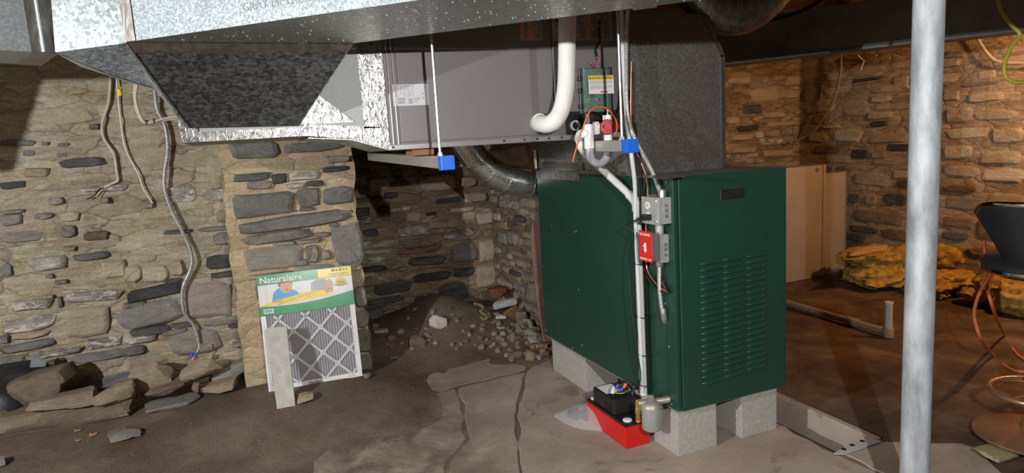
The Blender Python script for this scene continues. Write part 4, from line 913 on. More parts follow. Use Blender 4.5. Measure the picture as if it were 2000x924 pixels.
MB().lathe((fc_.x-.052, fc_.y+.02, z0+.036), [(.009, 0), (.010, .009)], 12).build('valve_ring', 'wire_orange', t, 40)
MB().tube([(fc_.x+.075, fc_.y-.03, z0+.125), (fc_.x+.062, fc_.y-.01, z0+.10), (1.47, fc_.y, .19)], .011, 10).build('pipe_nipple', 'black_metal', t)
# plastic bag with fittings
bc = pF(1120, 822)
t = thing('plastic_bag', 'clear plastic bag of black fittings lying left of the red pump', 'bag', (bc.x, bc.y, 0))
m = MB(); NU, NVv = 16, 10; pa, pb_ = pZ(1082, 815), pZ(1196, 828)
ax = (pb_-pa); ay = Vector((-ax.y, ax.x, 0)).normalized()
def bagp(i, j):
    u, v = i/NU, j/NVv*2-1
    wv = .02+.095*math.sin(min(1, u*1.25)*math.pi*.62)
    hgt = (.012+.085*u**1.6+.035*math.sin(u*math.pi))*(1-abs(v)**2.2)
    n = noise.noise(Vector((u*5, v*3, 1)))*.018
    return pa+ax*u+ay*(v*wv+.02)+Vector((0, 0, max(.002, hgt+n*(1-abs(v)))))
m.v = [bagp(i, j) for i in range(NU+1) for j in range(NVv+1)]
m.f = [(i*(NVv+1)+j, (i+1)*(NVv+1)+j, (i+1)*(NVv+1)+j+1, i*(NVv+1)+j+1) for i in range(NU) for j in range(NVv)]
m.build('film', 'clear_bag', t, 70)
for k, (u, v, r) in enumerate(((.28, .1, .022), (.36, -.3, .018), (.45, .2, .02), (.33, .5, .016), (.55, -.1, .016))):
    c = pa+ax*u+ay*(v*.07+.02); MB().lathe((c.x, c.y, .002), [(r, 0), (r, .012), (r*.6, .014), (r*.6, .03)], 12, (.3*math.sin(k), .3*math.cos(k), 1)).build('fitting', 'black_plastic', t, 40)
# ================================================================== AIR FILTER AND LEFT SIDE
bl0 = pF(525, 766); O = Vector((bl0.x, bl0.y, bl0.z)); U = Vector((1, -.03, -.004)).normalized()
V0 = Vector((.0, .165, 1)).normalized(); N = U.cross(V0).normalized(); N = -N if N.dot(CAM-O) < 0 else N; V = N.cross(U).normalized(); V = -V if V.z < 0 else V
FW, FH, FT = .495, .622, .020
t = thing('air_filter', 'wrapped pleated air filter with green packaging leaning on the stone pier', 'air filter', O)
def fb(u0, u1, v0, v1, n0, n1, nm, mt, par=t, bev=0): return MB().obox(O, U, V, N, u0, u1, v0, v1, n0, n1).build(nm, mt, par, None, bev)
fr_ = .026
for (u0, u1, v0, v1) in ((0, FW, 0, fr_), (0, FW, FH-fr_, FH), (0, fr_, fr_, FH-fr_), (FW-fr_, FW, fr_, FH-fr_)): fb(u0, u1, v0, v1, -FT, 0, 'frame_side', 'card_white')
m = MB(); K = 64
for i in range(K+1):
    u = fr_+(FW-2*fr_)*i/K; n = -.004-.011*(i % 2)
    m.v += [O+U*u+V*fr_+N*n, O+U*u+V*(FH-fr_)+N*n]
m.f = [(2*i, 2*i+2, 2*i+3, 2*i+1) for i in range(K)]
m.build('pleated_media', 'media_grey', t)
fb(fr_, FW-fr_, fr_, FH-fr_, -FT, -FT+.001, 'backing', 'media_grey')
# diamond lattice
def clip(p, d, r):
    t0, t1 = -9, 9
    for k in (0, 1):
        if abs(d[k]) < 1e-9: continue
        a, b = (r[k]-p[k])/d[k], (r[k+2]-p[k])/d[k]
        if a > b: a, b = b, a
        t0, t1 = max(t0, a), min(t1, b)
    return t0, t1
rect = (fr_-.004, fr_-.004, FW-fr_+.004, .40)
for sgn in (1, -1):
    dvec = (math.sqrt(.5), sgn*math.sqrt(.5))
    for k in range(-6, 8):
        p0 = (FW*.46+k*.142, .235)
        t0, t1 = clip(p0, dvec, rect)
        if t1-t0 < .02: continue
        c = O+U*p0[0]+V*p0[1]; D = U*dvec[0]+V*dvec[1]; W = N.cross(D)
        MB().obox(c, D, W, N, t0, t1, -.0065, .0065, -.003, .0005).build('lattice_strap', 'strap_grey', t)
for i in range(-3, 4):
    for j in range(-4, 5):
        u, v = FW*.46+i*.142+(j % 2)*.071, .235+j*.071
        if rect[0]+.01 < u < rect[2]-.01 and rect[1]+.01 < v < .36: MB().lathe(O+U*u+V*v, [(.016, 0), (.016, .001)], 4 if False else 12, N).build('lattice_pad', 'strap_grey', t)
# header card
hv = .405
card = fb(.0, FW, hv, FH+.002, .0006, .0016, 'header_card', 'card_photo')
def pc(pts, mt, nm, k=1, par=None):
    m = MB(); m.v = [O+U*u+V*v+N*(.0016+.0003*k) for u, v in pts]; m.f = [tuple(range(len(pts)))]
    return m.build(nm, mt, par or card)
def arc(f, a, b, n=14): return [f(a+(b-a)*i/n) for i in range(n+1)]
pc([(0, FH-.052), (FW, FH-.052), (FW, FH+.002), (0, FH+.002)], 'card_green', 'green_band')
pc([(.315, FH-.048), (FW, FH-.048), (FW, FH-.002), (.315, FH-.002)], 'card_yellow', 'yellow_flag', 2)
pc([(0, hv), (FW, hv), (FW, hv+.075)]+arc(lambda x: (x, hv+.052+.03*(x/FW)-.02*math.sin(math.pi*x/FW)), FW, 0), 'card_green', 'green_foot', 2)
pc(arc(lambda x: (x, hv+.055+.052*math.sin(math.pi*(x-.0)/.72)), .0, .36)+arc(lambda x: (x, hv+.05+.02*(x/.36)), .36, 0), 'card_yellow', 'yellow_swoosh', 3)
pc(arc(lambda x: (x, hv+.05+.062*((x-.1)/.27)**.8), .1001, .37)+arc(lambda x: (x, hv+.05+.062*((x-.1)/.27)**1.7), .37, .1001), 'card_yellow', 'yellow_swoosh', 5)
pc(arc(lambda x: (x, hv+.0495+.066*((x-.085)/.285)**.85), .0852, .37)+arc(lambda x: (x, hv+.05+.055*((x-.085)/.285)**1.2), .37, .0852), 'card_green', 'swoosh_line', 4)
def ell(cx, cy, rx, ry, n=20, a0=0, a1=math.tau): return [(cx+rx*math.cos(a0+(a1-a0)*i/n), cy+ry*math.sin(a0+(a1-a0)*i/n)) for i in range(n)]
for u0, u1 in ((.018, .028), (.05, .062)): pc([(u0, hv+.06), (u1, hv+.06), (u1, FH-.054), (u0, FH-.054)], 'cream_print', 'window_print', 1)
# printed child at a table: blue shirt, arms on the table
pc([(.065, hv+.07), (.075, hv+.115), (.10, hv+.14), (.135, hv+.138), (.165, hv+.13), (.195, hv+.115), (.215, hv+.085), (.215, hv+.07)], 'blue_print', 'printed_shirt', 2)
pc([(.125, hv+.115), (.155, hv+.112), (.16, hv+.14), (.125, hv+.145)], 'skin_print', 'printed_neck', 3)
pc(ell(.142, hv+.148, .033, .038), 'skin_print', 'printed_face', 4)
pc(ell(.14, hv+.156, .037, .033, 16, -.1, math.pi+.35)+[(.112, hv+.146), (.118, hv+.163), (.166, hv+.166)], 'hair_print', 'printed_hair', 5)
for u in (.134, .156): pc(ell(u, hv+.15, .004, .002, 8), 'hair_print', 'printed_eye', 6)
pc([(.146, hv+.147), (.151, hv+.136), (.143, hv+.136)], 'orange_print', 'printed_nose', 6)
pc(ell(.147, hv+.127, .007, .0022, 8), 'red_cap', 'printed_mouth', 6)
pc([(.07, hv+.065), (.09, hv+.085), (.12, hv+.075), (.115, hv+.062)], 'skin_print', 'printed_hand', 6)
# second figure bending in from the right
pc([(.27, hv+.10), (.275, hv+.15), (.30, FH-.054), (.35, FH-.054), (.37, hv+.13), (.355, hv+.085), (.29, hv+.085)], 'strap_grey', 'printed_sleeve', 2)
pc([(.345, hv+.085), (.352, hv+.15), (.372, hv+.16), (.39, hv+.14), (.385, hv+.085)], 'skin_print', 'printed_arm', 3)
pc(ell(.432, FH-.083, .030, .027), 'gold_print', 'gold_seal', 3); pc([(.395, FH-.094), (.47, FH-.094), (.47, FH-.099), (.395, FH-.099)], 'card_green', 'seal_ribbon', 5)
pc([(.018, hv+.012), (.068, hv+.012), (.068, hv+.036), (.018, hv+.036)], 'white_label', 'barcode_panel', 4)
for k in range(14):
    u = .022+k*.003; pc([(u, hv+.016), (u+.0013+.0008*(k % 3 == 0), hv+.016), (u+.0013+.0008*(k % 3 == 0), hv+.033), (u, hv+.033)], 'print_dark', 'barcode_bar', 5)
def ft(s, sz, mt, u, v, bold=.0002, al='LEFT'): return text(s, sz, mt, card, O+U*u+V*v+N*.0040, U, V, N, 'lettering', bold, al)
ft('Naturalaire', .048, 'white_label', .012, FH-.042, .0006); ft('20 x 25 x 1', .019, 'print_dark', FW-.02, FH-.019, .0005, 'RIGHT'); ft('STANDARD', .020, 'card_green', FW-.02, FH-.043, .0002, 'RIGHT')
ft('TRUST', .014, 'print_grey', .432, FH-.088, .0003, 'CENTER')
text('20x25x1', .021, 'print_dark', t, O+U*.205+V*.005+N*.0006, U, V, N, 'lettering', .0008)
text('Flanders', .012, 'print_grey', t, O+U*.42+V*.008+N*.0006, U, V, N, 'lettering', .0002)
# film wrap
m = MB(); K = 24; J = 24
for i in range(K+1):
    for j in range(J+1):
        u, v = FW*i/K, FH*j/J
        m.v.append(O+U*u+V*v+N*(.0055+.0022*noise.noise(Vector((u*14, v*5, 2)))+.0012*noise.noise(Vector((u*30, v*22, 5)))))
m.f = [(i*(J+1)+j, (i+1)*(J+1)+j, (i+1)*(J+1)+j+1, i*(J+1)+j+1) for i in range(K) for j in range(J)]
m.build('plastic_wrap', 'film', t, 80)
# cement tile strip leaning on the filter
b0, b1 = pF(541, 800), pF(577, 793); tu = pY(520, 640, b0.y+.16); tv = pY(565, 640, b0.y+.15)
w_ = (b1-b0); nrm = w_.cross(tu-b0).normalized(); nrm = -nrm if nrm.dot(CAM-b0) < 0 else nrm
tag(MB().prism([b0, b1, b0+(b1-b0)*1.0+(tu-b0)+(tv-tu-(b1-b0))*.5, tu], -nrm*.014).build('cement_strip', 'tile_cement', None, None, .002), 'narrow grey cement tile strip leaning against the wrapped filter', 'tile strip')
# rocks
def rock_mesh(seed, n=20, sq=.4, bev=0, cuts=4, nz=.05):
    rnd = random.Random(seed); bm = bmesh.new(); bmesh.ops.create_cube(bm, size=1)
    bmesh.ops.subdivide_edges(bm, edges=bm.edges[:], cuts=cuts, use_grid_fill=True)
    ch = []
    for k in range(9):
        v = Vector((rnd.gauss(0, 1), rnd.gauss(0, 1), rnd.gauss(0, 1))).normalized(); ch.append((v, rnd.uniform(.36, .52)))
    sd = rnd.uniform(0, 50)
    for v in bm.verts:
        c = v.co; c = c.lerp(c.normalized()*.56, sq*.55)
        for nv, d in ch:
            k = c.dot(nv)-d
            if k > 0: c = c-nv*k
        c = c+c.normalized()*(noise.noise(c*2.4+Vector((sd, 0, 0)))*nz+noise.noise(c*6+Vector((sd, 3, 0)))*nz*.5); v.co = c
    lo = Vector([min(v.co[k] for v in bm.verts) for k in range(3)]); hi = Vector([max(v.co[k] for v in bm.verts) for k in range(3)])
    for v in bm.verts: v.co = Vector([(v.co[k]-lo[k])/(hi[k]-lo[k])-(.5 if k < 2 else 0) for k in range(3)])
    bmesh.ops.recalc_face_normals(bm, faces=bm.faces)
    me = bpy.data.meshes.new('rock'); bm.to_mesh(me); bm.free()
    for p in me.polygons: p.use_smooth = True
    me.set_sharp_from_angle(angle=math.radians(24)); return me
def rock(name, lab, seed, x0, y0, x1, y1, Y, depth, mt, rot=(0, 0, 0), sq=.4, n=20, bev=.05, cat='stone', dz=0):
    a, b = pY(x0, y1, Y), pY(x1, y1, Y); xc = (x0+x1)/2
    lo, hi = pY(xc, y1, Y), pY(xc, y0, Y+depth*.75)
    me = rock_mesh(seed, n, sq, bev); me.materials.append(MATS[mt])
    o = link(bpy.data.objects.new(name, me)); o.location = (lo.x, Y+depth/2, lo.z+dz); o.scale = (abs(b.x-a.x), depth, abs(hi.z-lo.z)); o.rotation_euler = rot
    return tag(o, lab, cat)
rock('boulder', 'long low ledge stone half sunk in the dirt at bottom left', 1, -70, 780, 276, 846, 3.54, .26, 'rock_brown', (0, 0, .0), .3, 26, .03)
rock('boulder', 'knobbly brown boulder beside the black sheeting', 2, 15, 716, 165, 800, 3.62, .22, 'rock_brown', (0, -.2, 0), .5, 26)
rock('flat_stone', 'long flat brown stone resting on the low ledge stone', 3, 44, 764, 190, 806, 3.52, .17, 'rock_brown', (0, -.03, .05), .28)
rock('block_stone', 'squarish tan stone at the right end of the ledge stone', 4, 180, 747, 268, 800, 3.52, .15, 'rock_tan', (0, -.06, .12), .3, 18)
rock('flat_stone', 'thin dark slab under the big tilted tan stone', 7, 266, 740, 386, 774, 3.6, .2, 'rock_brown', (0, -.10, 0), .22)
rock('flat_stone', 'pale grey slab lowest in the stone pile', 8, 278, 772, 392, 805, 3.56, .2, 'rock_grey', (0, -.05, .1), .3)
rock('block_stone', 'big tilted tan stone in the middle of the stone pile', 5, 262, 700, 350, 762, 3.68, .13, 'rock_tan', (.15, -.25, .0), .35, 18)
rock('flat_stone', 'tan slab under the wire nuts on top of the pile', 6, 350, 700, 440, 742, 3.66, .15, 'rock_tan', (.35, -.17, 0), .3, 16)
rock('flat_stone', 'grey slab against the wall at the right of the pile', 9, 412, 708, 490, 740, 3.74, .14, 'rock_grey', (0, -.12, 0), .35)
rock('block_stone', 'light brown block lying right of the stone pile', 10, 388, 738, 470, 769, 3.62, .15, 'rock_tan', (0, -.08, -.05), .22, 16)
rock('small_stone', 'small dark stone wedged upright in the pile', 11, 374, 744, 392, 768, 3.6, .06, 'rock_brown', (0, 0, 0), .4, 12)
rock('loose_stone', 'pale flat stone alone on the dirt at bottom left', 12, 210, 834, 278, 868, pF(240, 868).y+.02, .11, 'rock_grey', (0, -.12, .2), .3, 12, .02)
rock('loose_stone', 'pale broken brick piece on the dirt beside the cement strip', 13, 580, 766, 619, 790, pF(600, 790).y, .07, 'rock_tan', (0, -.06, .25), .25, 14, .03)
rock('foam_chunk', 'white plaster chunk on the slope of the dirt heap', 14, 838, 612, 873, 643, 4.02, .05, 'chip_white', (.3, .1, .2), .3, 12, .03, 'chunk')
rock('old_brick', 'dark red-brown brick in the rubble by the furnace', 15, 960, 556, 1006, 584, 4.2, .12, 'brick_old', (0, -.05, .15), .25, 16, .03, 'brick', .0)
rock('loose_stone', 'round grey pebble at the right foot of the filter', 16, 711, 728, 726, 740, pF(718, 740).y, .04, 'rock_grey', (0, 0, 0), .6, 14, .04)
rock('plaster_piece', 'curved grey-white plaster piece below the dark brick', 17, 966, 582, 1012, 604, 4.1, .1, 'plaster_grey', (0, -.1, .1), .4, 18, .03, 'plaster')
rock('shiny_shard', 'shiny amber glass shard in the rubble by the furnace', 18, 990, 594, 1020, 622, 4.0, .05, 'amber_glass', (.3, -.4, .1), .5, 12, .02, 'shard')
rock('loose_stone', 'cream coloured stone below the glass shard', 19, 972, 614, 992, 626, 3.98, .05, 'chip_white', (0, 0, .1), .5, 12, .04)
rock('loose_stone', 'yellowish rock alone on the dirt below the heap', 20, 760, 692, 784, 703, pF(772, 702).y, .05, 'cloth_yellow', (0, 0, .1), .4, 12, .03)
rock('loose_stone', 'orange-brown stone at the foot of the pier', 21, 729, 640, 760, 655, pF(744, 656).y, .07, 'rock_tan', (0, .1, .1), .3, 12, .03)
rock('loose_stone', 'clump of clay-coloured stone at the foot of the heap', 22, 802, 652, 832, 682, pF(816, 682).y, .07, 'rock_brown', (0, .1, .1), .5, 18, .03)
cable('glove', 'crumpled yellow-green cloth strip in the rubble by the furnace', 'cloth', [pY(926, 593, 4.1), pY(938, 596, 4.06), pY(944, 602, 4.04), pY(938, 608, 4.03), pY(946, 615, 4.02), pY(952, 620, 4.0), pY(944, 624, 4.0), pY(938, 618, 4.01)], .012, 'cloth_yellow', k=4)
RV = [rock_mesh(300+i, 14, .5, 0, 2) for i in range(10)]
RVM = {}
def rv(i, mt):
    if (i, mt) not in RVM:
        me = RV[i].copy(); me.materials.append(MATS[mt]); RVM[(i, mt)] = me
    return RVM[(i, mt)]
rnd = random.Random(21)
for k in range(190):
    if k < 120: x, y = rnd.gauss(1032, 26), rnd.uniform(618, 705)
    elif k < 160: x, y = rnd.uniform(900, 1040), rnd.uniform(612, 690)
    else: x, y = rnd.uniform(730, 900), rnd.uniform(600, 690)
    if not (700 < x < 1074): continue
    p = pF(x, y)
    if p.y > 4.62 or (p.x > 1.66 and p.y > 3.45) or (p.x > 1.44 and p.y < 3.24): continue
    s = rnd.uniform(.02, .055)*(1.25 if x > 1010 else .85)
    rm = rnd.choice(['rock_brown', 'rock_brown', 'rock_tan', 'rock_grey'])
    o = link(bpy.data.objects.new('rubble_stone', rv(rnd.randrange(10), rm)))
    o.location = (p.x, p.y, p.z-.004); o.scale = (s*rnd.uniform(.8, 1.5), s*rnd.uniform(.7, 1.2), s*rnd.uniform(.5, .95)); o.rotation_euler = (rnd.uniform(-.3, .3), rnd.uniform(-.3, .3), rnd.uniform(0, 6))
    cl = dict(rock_brown='dark brown', rock_tan='tan', rock_grey='grey')[rm]; wh = 'beside the rear corner of the furnace' if x > 1000 else ('below the dark brick' if x > 900 else 'on the heap near the pier')
    tag(o, '%s rubble stone among the loose ones %s' % (cl, wh), 'stone', '%s rubble stones %s' % (cl, wh))
# grit nobody could count
m = MB()
for k in range(1300):
    if k < 330: x, y = rnd.uniform(0, 700), rnd.uniform(700, 924)
    elif k < 1250: x, y = rnd.uniform(720, 1060), rnd.uniform(585, 720)
    else: x, y = rnd.uniform(480, 1000), rnd.uniform(700, 920)
    p = pF(x, y)
    if p.y > 4.62 or (p.x > 1.68 and p.y > 3.4) or (p.x < -.1 and p.y > 3.86) or (-.15 < p.x < .56 and p.y > 3.62): continue
    s = rnd.uniform(.0015, .0026)+.006*rnd.random()**5; a = rnd.uniform(0, 6); c, d = math.cos(a)*s, math.sin(a)*s
    m.add([p+Vector((c*1.6, d*1.6, 0)), p+Vector((-d, c, 0)), p+Vector((-c*1.6, -d*1.6, 0)), p+Vector((d, -c, 0)), p+Vector((0, 0, s*.7))], [(0, 1, 4), (1, 2, 4), (2, 3, 4), (3, 0, 4)])
tag(m.build('gravel', 'rock_brown'), 'fine pale grit scattered over the dirt floor', 'grit', None, 'stuff')
# leaves
for i, (x, y) in enumerate(((180, 852), (150, 844), (152, 863))):
    p = pF(x, y)+Z_*.004; m = MB(); r = .028-.006*i
    m.v = [p+Vector((math.cos(k*math.tau/9)*r*(1 if k % 2 else .5), math.sin(k*math.tau/9)*r*(1 if k % 2 else .5), .006*(k % 2))) for k in range(9)]; m.f = [tuple(range(9))]
    tag(m.build('dry_leaf', 'leaf_dry'), ['largest orange dry leaf on the dirt near the ledge stone', 'small dry leaf closest to the ledge stone', 'brown dry leaf nearest the bottom left corner'][i], 'leaf')
# black sheeting on the left
t = thing('black_sheeting', 'black plastic sheeting heaped against the wall at far left', 'plastic sheet', pY(30, 790, 3.7))
m = MB(); K = 26; J = 16
for i in range(K+2):
    for j in range(J+1):
        u, v = min(1, i/K), j/J; Y = 3.66+.21*v
        e = pY(14+77*v**.7, 792-94*v**.8, Y); x = -2.5+(e.x+2.5)*u
        fold = .035*noise.noise(Vector((x*5, v*3.5, 2)))+.02*noise.noise(Vector((x*11, v*9, 7)))+.018*abs(math.sin(x*9+v*4))
        z = max(e.z+fold*math.sin(math.pi*min(1, v+.12))-.05*(1-sm((1.02-u)/.06)), FZ(x, Y)+.004)
        if i == K+1: x += .012; z = FZ(x, Y)
        m.v.append(Vector((x, Y, z)))
m.f = [(i*(J+1)+j, (i+1)*(J+1)+j, (i+1)*(J+1)+j+1, i*(J+1)+j+1) for i in range(K+1) for j in range(J)]
m.build('sheet', 'tarp', t, 35)
MB().prism([pY(62, 694, 3.76), pY(91, 706, 3.74), pY(88, 716, 3.72), pY(58, 718, 3.70)], (.0, .004, 0)).build('folded_corner', 'tarp_light', t)
# tool at the bottom-left edge
p = pF(-8, 912)
t = thing('metal_tool', 'grey metal tool end lying at the bottom left corner', 'tool', p)
MB().obox(p, Vector((.95, .3, 0)).normalized(), Vector((-.3, .95, 0)).normalized(), Z_, -.12, .035, -.03, .02, .005, .035).build('body', 'armour', t, None, .005, 2)
MB().lathe(p+Vector((.032, .002, .02)), [(.010, 0), (.010, .006), (.006, .006)], 14, Vector((.95, .3, 0))).build('socket', 'black_metal', t)
# hanging cables on the left wall
def wy(pts, Y): return [pY(x, y, Y) for x, y in pts]
t = thing('hanging_cable', 'thick beige cable hanging on the wall with black and yellow wire ends', 'cable', pY(200, 350, 3.86))
MB().tube(wy(((217, 120), (216, 150), (212, 200), (200, 240), (203, 270), (222, 300), (228, 335), (230, 352), (220, 358), (203, 366)), 3.905), .0075, 8, 8).build('sheath', 'cable_beige', t, 60)
MB().tube(wy(((203, 366), (192, 372), (184, 382), (170, 389)), 3.9), .003, 6, 5).build('black_wire', 'black_rubber', t, 60)
MB().tube(wy(((203, 366), (190, 384), (195, 390)), 3.9), .0022, 6, 5).build('yellow_wire', 'yellow_cable', t, 60)
tag(MB().tube(wy(((227, 130), (229, 170), (235, 230), (245, 290), (270, 340), (280, 368), (298, 397)), 3.905), .0042, 8, 8).build('white_wire', 'cable_white', None, 60), 'thin white wire hanging right of the beige cable', 'wire')
t = thing('looped_cable', 'beige cable looping from the duct elbow to behind the duct drop', 'cable', pY(285, 240, 3.4))
MB().tube([pY(266, 140, 3.4)+Z_*.36]+wy(((266, 140), (265, 190), (270, 215), (280, 236), (290, 240), (320, 232), (352, 226), (400, 215)), 3.4), .0055, 8, 8).build('cable', 'cable_beige', t, 60)
MB().tube([pY(262, 140, 3.41)+Z_*.36]+wy(((262, 140), (262, 185), (266, 212), (277, 236), (292, 237), (318, 235), (352, 230), (400, 222)), 3.41), .0055, 8, 8).build('cable', 'cable_beige', t, 60)
for x, y in ((286, 239), (301, 236)): MB().lathe(pY(x, y, 3.405), [(.012, -.004), (.012, .004)], 10, (1, 0, .1)).build('tape_wrap', 'brick_old', t)
t = thing('yellow_wire_nut', 'yellow wire nut dangling on a thin wire below the duct elbow', 'wire nut', pY(235, 184, 3.4))
MB().tube([pY(232, 158, 3.4)+Z_*.4]+wy(((232, 158), (236, 170), (235, 178)), 3.4), .0016, 6, 4).build('wire', 'yellow_cable', t); MB().lathe(pY(235, 187, 3.4), [(.011, 0), (.010, .012), (.006, .028)], 10).build('cap', 'card_yellow', t)
t = thing('armoured_cable', 'long grey armoured cable snaking down the left wall to the stone pile', 'cable', pY(388, 672, 3.84))
armoured(wy(((302, 150), (303, 182), (308, 215), (322, 245), (328, 290), (322, 335), (322, 370), (335, 410), (355, 450), (372, 490), (374, 520), (358, 560), (356, 590), (362, 615), (378, 635), (385, 655), (388, 672)), 3.885), .0105, .006).build('armour', 'armour', t, 30)
MB().tube(wy(((388, 670), (388, 680), (382, 692), (379, 700)), 3.80), .003, 6, 5).build('white_wire', 'cable_white', t)
for x, y, mt in ((377, 703, 'wire_orange'), (381, 697, 'wire_blue'), (374, 697, 'wire_blue')): MB().lathe(pY(x, y, 3.77), [(.009, 0), (.008, .010), (.005, .022)], 10, (.2, 0, 1)).build('wire_nut', mt, t)
# leaning slab behind furnace
a, b = pY(1030, 640, 3.42), pY(1052, 420, 3.55)
tag(MB().prism([pY(1062, 668, 3.36), pY(1048, 580, 3.4), pY(1037, 470, 3.48), pY(1040, 440, 3.5), pY(1052, 418, 3.53), pY(1110, 418, 3.53), pY(1110, 668, 3.36)], (.01, .035, 0)).build('leaning_slab', 'slab_red', None, None, .005), 'rounded red-brown slab leaning behind the left edge of the furnace', 'slab')
# ================================================================== RIGHT SIDE
t = thing('steel_post', 'grey painted steel column standing in front of the beam', 'column', (1.8, 1.265, 0))
MB().lathe((1.8, 1.265, .012), [(.0395, 0), (.0395, 1.945)], 32).build('column', 'post_paint', t, 40)
MB().box((1.73, 1.195, 0), (1.87, 1.335, .012)).build('base_plate', 'post_paint', t); MB().box((1.74, 1.205, 1.957), (1.86, 1.325, 1.965)).build('cap_plate', 'post_paint', t)
# beam
ZB = 1.70
n0, n1, f0, f1 = pZ(1602, 107, ZB), pZ(1990, 52, ZB), pZ(1415, 132, ZB), pZ(1989, 68, ZB)
bd = (f1-f0).normalized(); bn = Vector((bd.y, -bd.x, 0)); bn = -bn if bn.dot(CAM-f0) < 0 else bn
P0, P1 = f0-bd*.95, f0+bd*2.6
P0.z = P1.z = ZB
t = thing('steel_beam', 'dark grey steel beam crossing the room behind the post', 'beam', P0)
bw = .17; Lb = (P1-P0).length
MB().obox(P0, bd, bn, Z_, 0, Lb, 0, bw, 0, .016).build('bottom_flange', 'beam_steel', t, None, .003)
MB().obox(P0, bd, bn, Z_, 0, Lb, 0, bw, .245, .262).build('top_flange', 'beam_steel', t, None, .003)
MB().obox(P0, bd, bn, Z_, 0, Lb, bw-.03, bw-.014, .016, .245).build('web', 'beam_steel', t)
for k in (1530, 1592): 
    q = (pZ(k, 112, ZB)-P0).dot(bd); MB().obox(P0, bd, bn, Z_, q, q+.014, bw-.016, bw-.004, .016, .245).build('stiffener', 'beam_steel', t)
# flexible foil duct
t = thing('flexible_duct', 'sagging silver foil flexible duct above the furnace plenum', 'duct', pD(1430, 60, 2.75))
pp = catmull([pD(x, y, 2.75) for x, y in ((1300, -70), (1350, -25), (1395, 18), (1440, 28), (1485, 5), (1530, -45), (1560, -90))], 14)
MB().tube(pp, .085, 24, rf=lambda i, n: .085+.0035*(i % 2)).build('sleeve', 'flex_foil', t, 50)
cable('black_cable', 'thick black cable running over the top of the steel beam', 'cable', [pD(1480, 42, 3.5), pD(1530, 34, 3.5), pD(1570, 20, 3.45), pD(1610, -5, 3.4), pD(1640, -40, 3.4)], .011, 'black_rubber')
# sheet metal leftovers
t = thing('sheet_metal_cabinet', 'tall pale sheet metal duct box standing behind the furnace', 'metal box', (4.2, 4.0, 0))
a, b = pZ(1608, 540), pZ(1535, 548)
zt_ = pY(1606, 322, a.y).z
MB().box((a.x-.75, a.y, 0), (a.x, a.y+.22, zt_)).build('body', 'sheet_metal_old', t, None, .004)
MB().box((a.x-.02, a.y-.012, 0), (a.x+.012, a.y+.2, zt_+.004)).build('side_flange', 'sheet_metal_old', t, None, .003)
c = pY(1596, 332, a.y); MB().lathe(c, [(.02, 0), (.02, .004)], 16, (0, -1, 0)).build('knockout', 'cabinet_trim', t)
t = thing('metal_offcut', 'narrower pale sheet metal offcut behind the tall metal box', 'metal panel', (4.5, 4.2, 0))
a2, b2 = pY(1618, 525, a.y+.06), pY(1657, 335, a.y+.06); b2.x = min(b2.x, RX-.04)
MB().box((a.x+.02, a.y+.06, FZ(a2.x, a.y)), (b2.x-.03, a.y+.2, b2.z)).build('panel', 'sheet_metal_old', t, None, .003)
MB().box((b2.x-.03, a.y+.07, FZ(a2.x, a.y)), (b2.x, a.y+.2, b2.z+.008)).build('edge_flange', 'cabinet_trim', t, None, .003)
# insulation
def insul(lab, blobs, seed, mt='insul_yellow', paper=None):
    c0 = blobs[0]; t = thing('insulation_batt', lab, 'insulation', (c0[0], c0[1], max(0, c0[2]-c0[5])))
    bm = bmesh.new()
    m = MB()
    for i, (x, y, z, rx, ry, rz) in enumerate(blobs):
        b2 = bmesh.new(); bmesh.ops.create_icosphere(b2, subdivisions=4, radius=1)
        vs = []
        for v in b2.verts:
            n = v.co.normalized(); q = n*2.2+Vector((seed+i*5, seed, 0))
            d = 1+.30*noise.noise(q)+.18*noise.noise(q*2.6)+.07*noise.noise(q*6)+.03*noise.noise(q*13)
            p = Vector((x+n.x*rx*d, y+n.y*ry*d, z+n.z*rz*d)); p.z = max(p.z, FZ(p.x, p.y)+.002); vs.append(p)
        m.add(vs, [tuple(v.index for v in f.verts) for f in b2.faces]); b2.free()
    m.build('batt', mt, t, 80)
    if paper: MB().prism(paper, (0, 0, .006)).build('paper_facing', 'insul_paper', t)
    return t
ga, gb = pZ(1660, 552), pZ(1770, 555)
def blob(x, y, z, pxw, pxh, dep):
    p = pZ(x, y, z); d = (p-CAM).dot(CF); p.x = min(p.x, RX-.07-pxw*1.2*d/FPX); return (p.x, p.y, p.z, pxw*d/FPX, dep, pxh*d/FPX)
insul('torn yellow insulation heap left of the post with pink paper facing', [blob(1715, 500, .22, 62, 20, .20), blob(1720, 535, .10, 70, 24, .22), blob(1690, 495, .25, 48, 12, .15), blob(1770, 515, .18, 35, 34, .2)], 3,
      paper=[pZ(1660, 500, .33), pZ(1690, 484, .35), pZ(1735, 480, .36), pZ(1730, 488, .35), pZ(1690, 494, .34)])
insul('yellow insulation batt right of the post arching over a dark gap', [blob(1835, 500, .26, 28, 22, .16), blob(1852, 545, .12, 50, 18, .15), blob(1815, 560, .08, 30, 26, .15), blob(1880, 500, .2, 24, 10, .1)], 9)
insul('yellow insulation heap at the right edge below the stool seat', [blob(1905, 575, .08, 22, 14, .10), blob(1960, 560, .15, 40, 30, .16), blob(1995, 585, .1, 40, 34, .16)], 14)
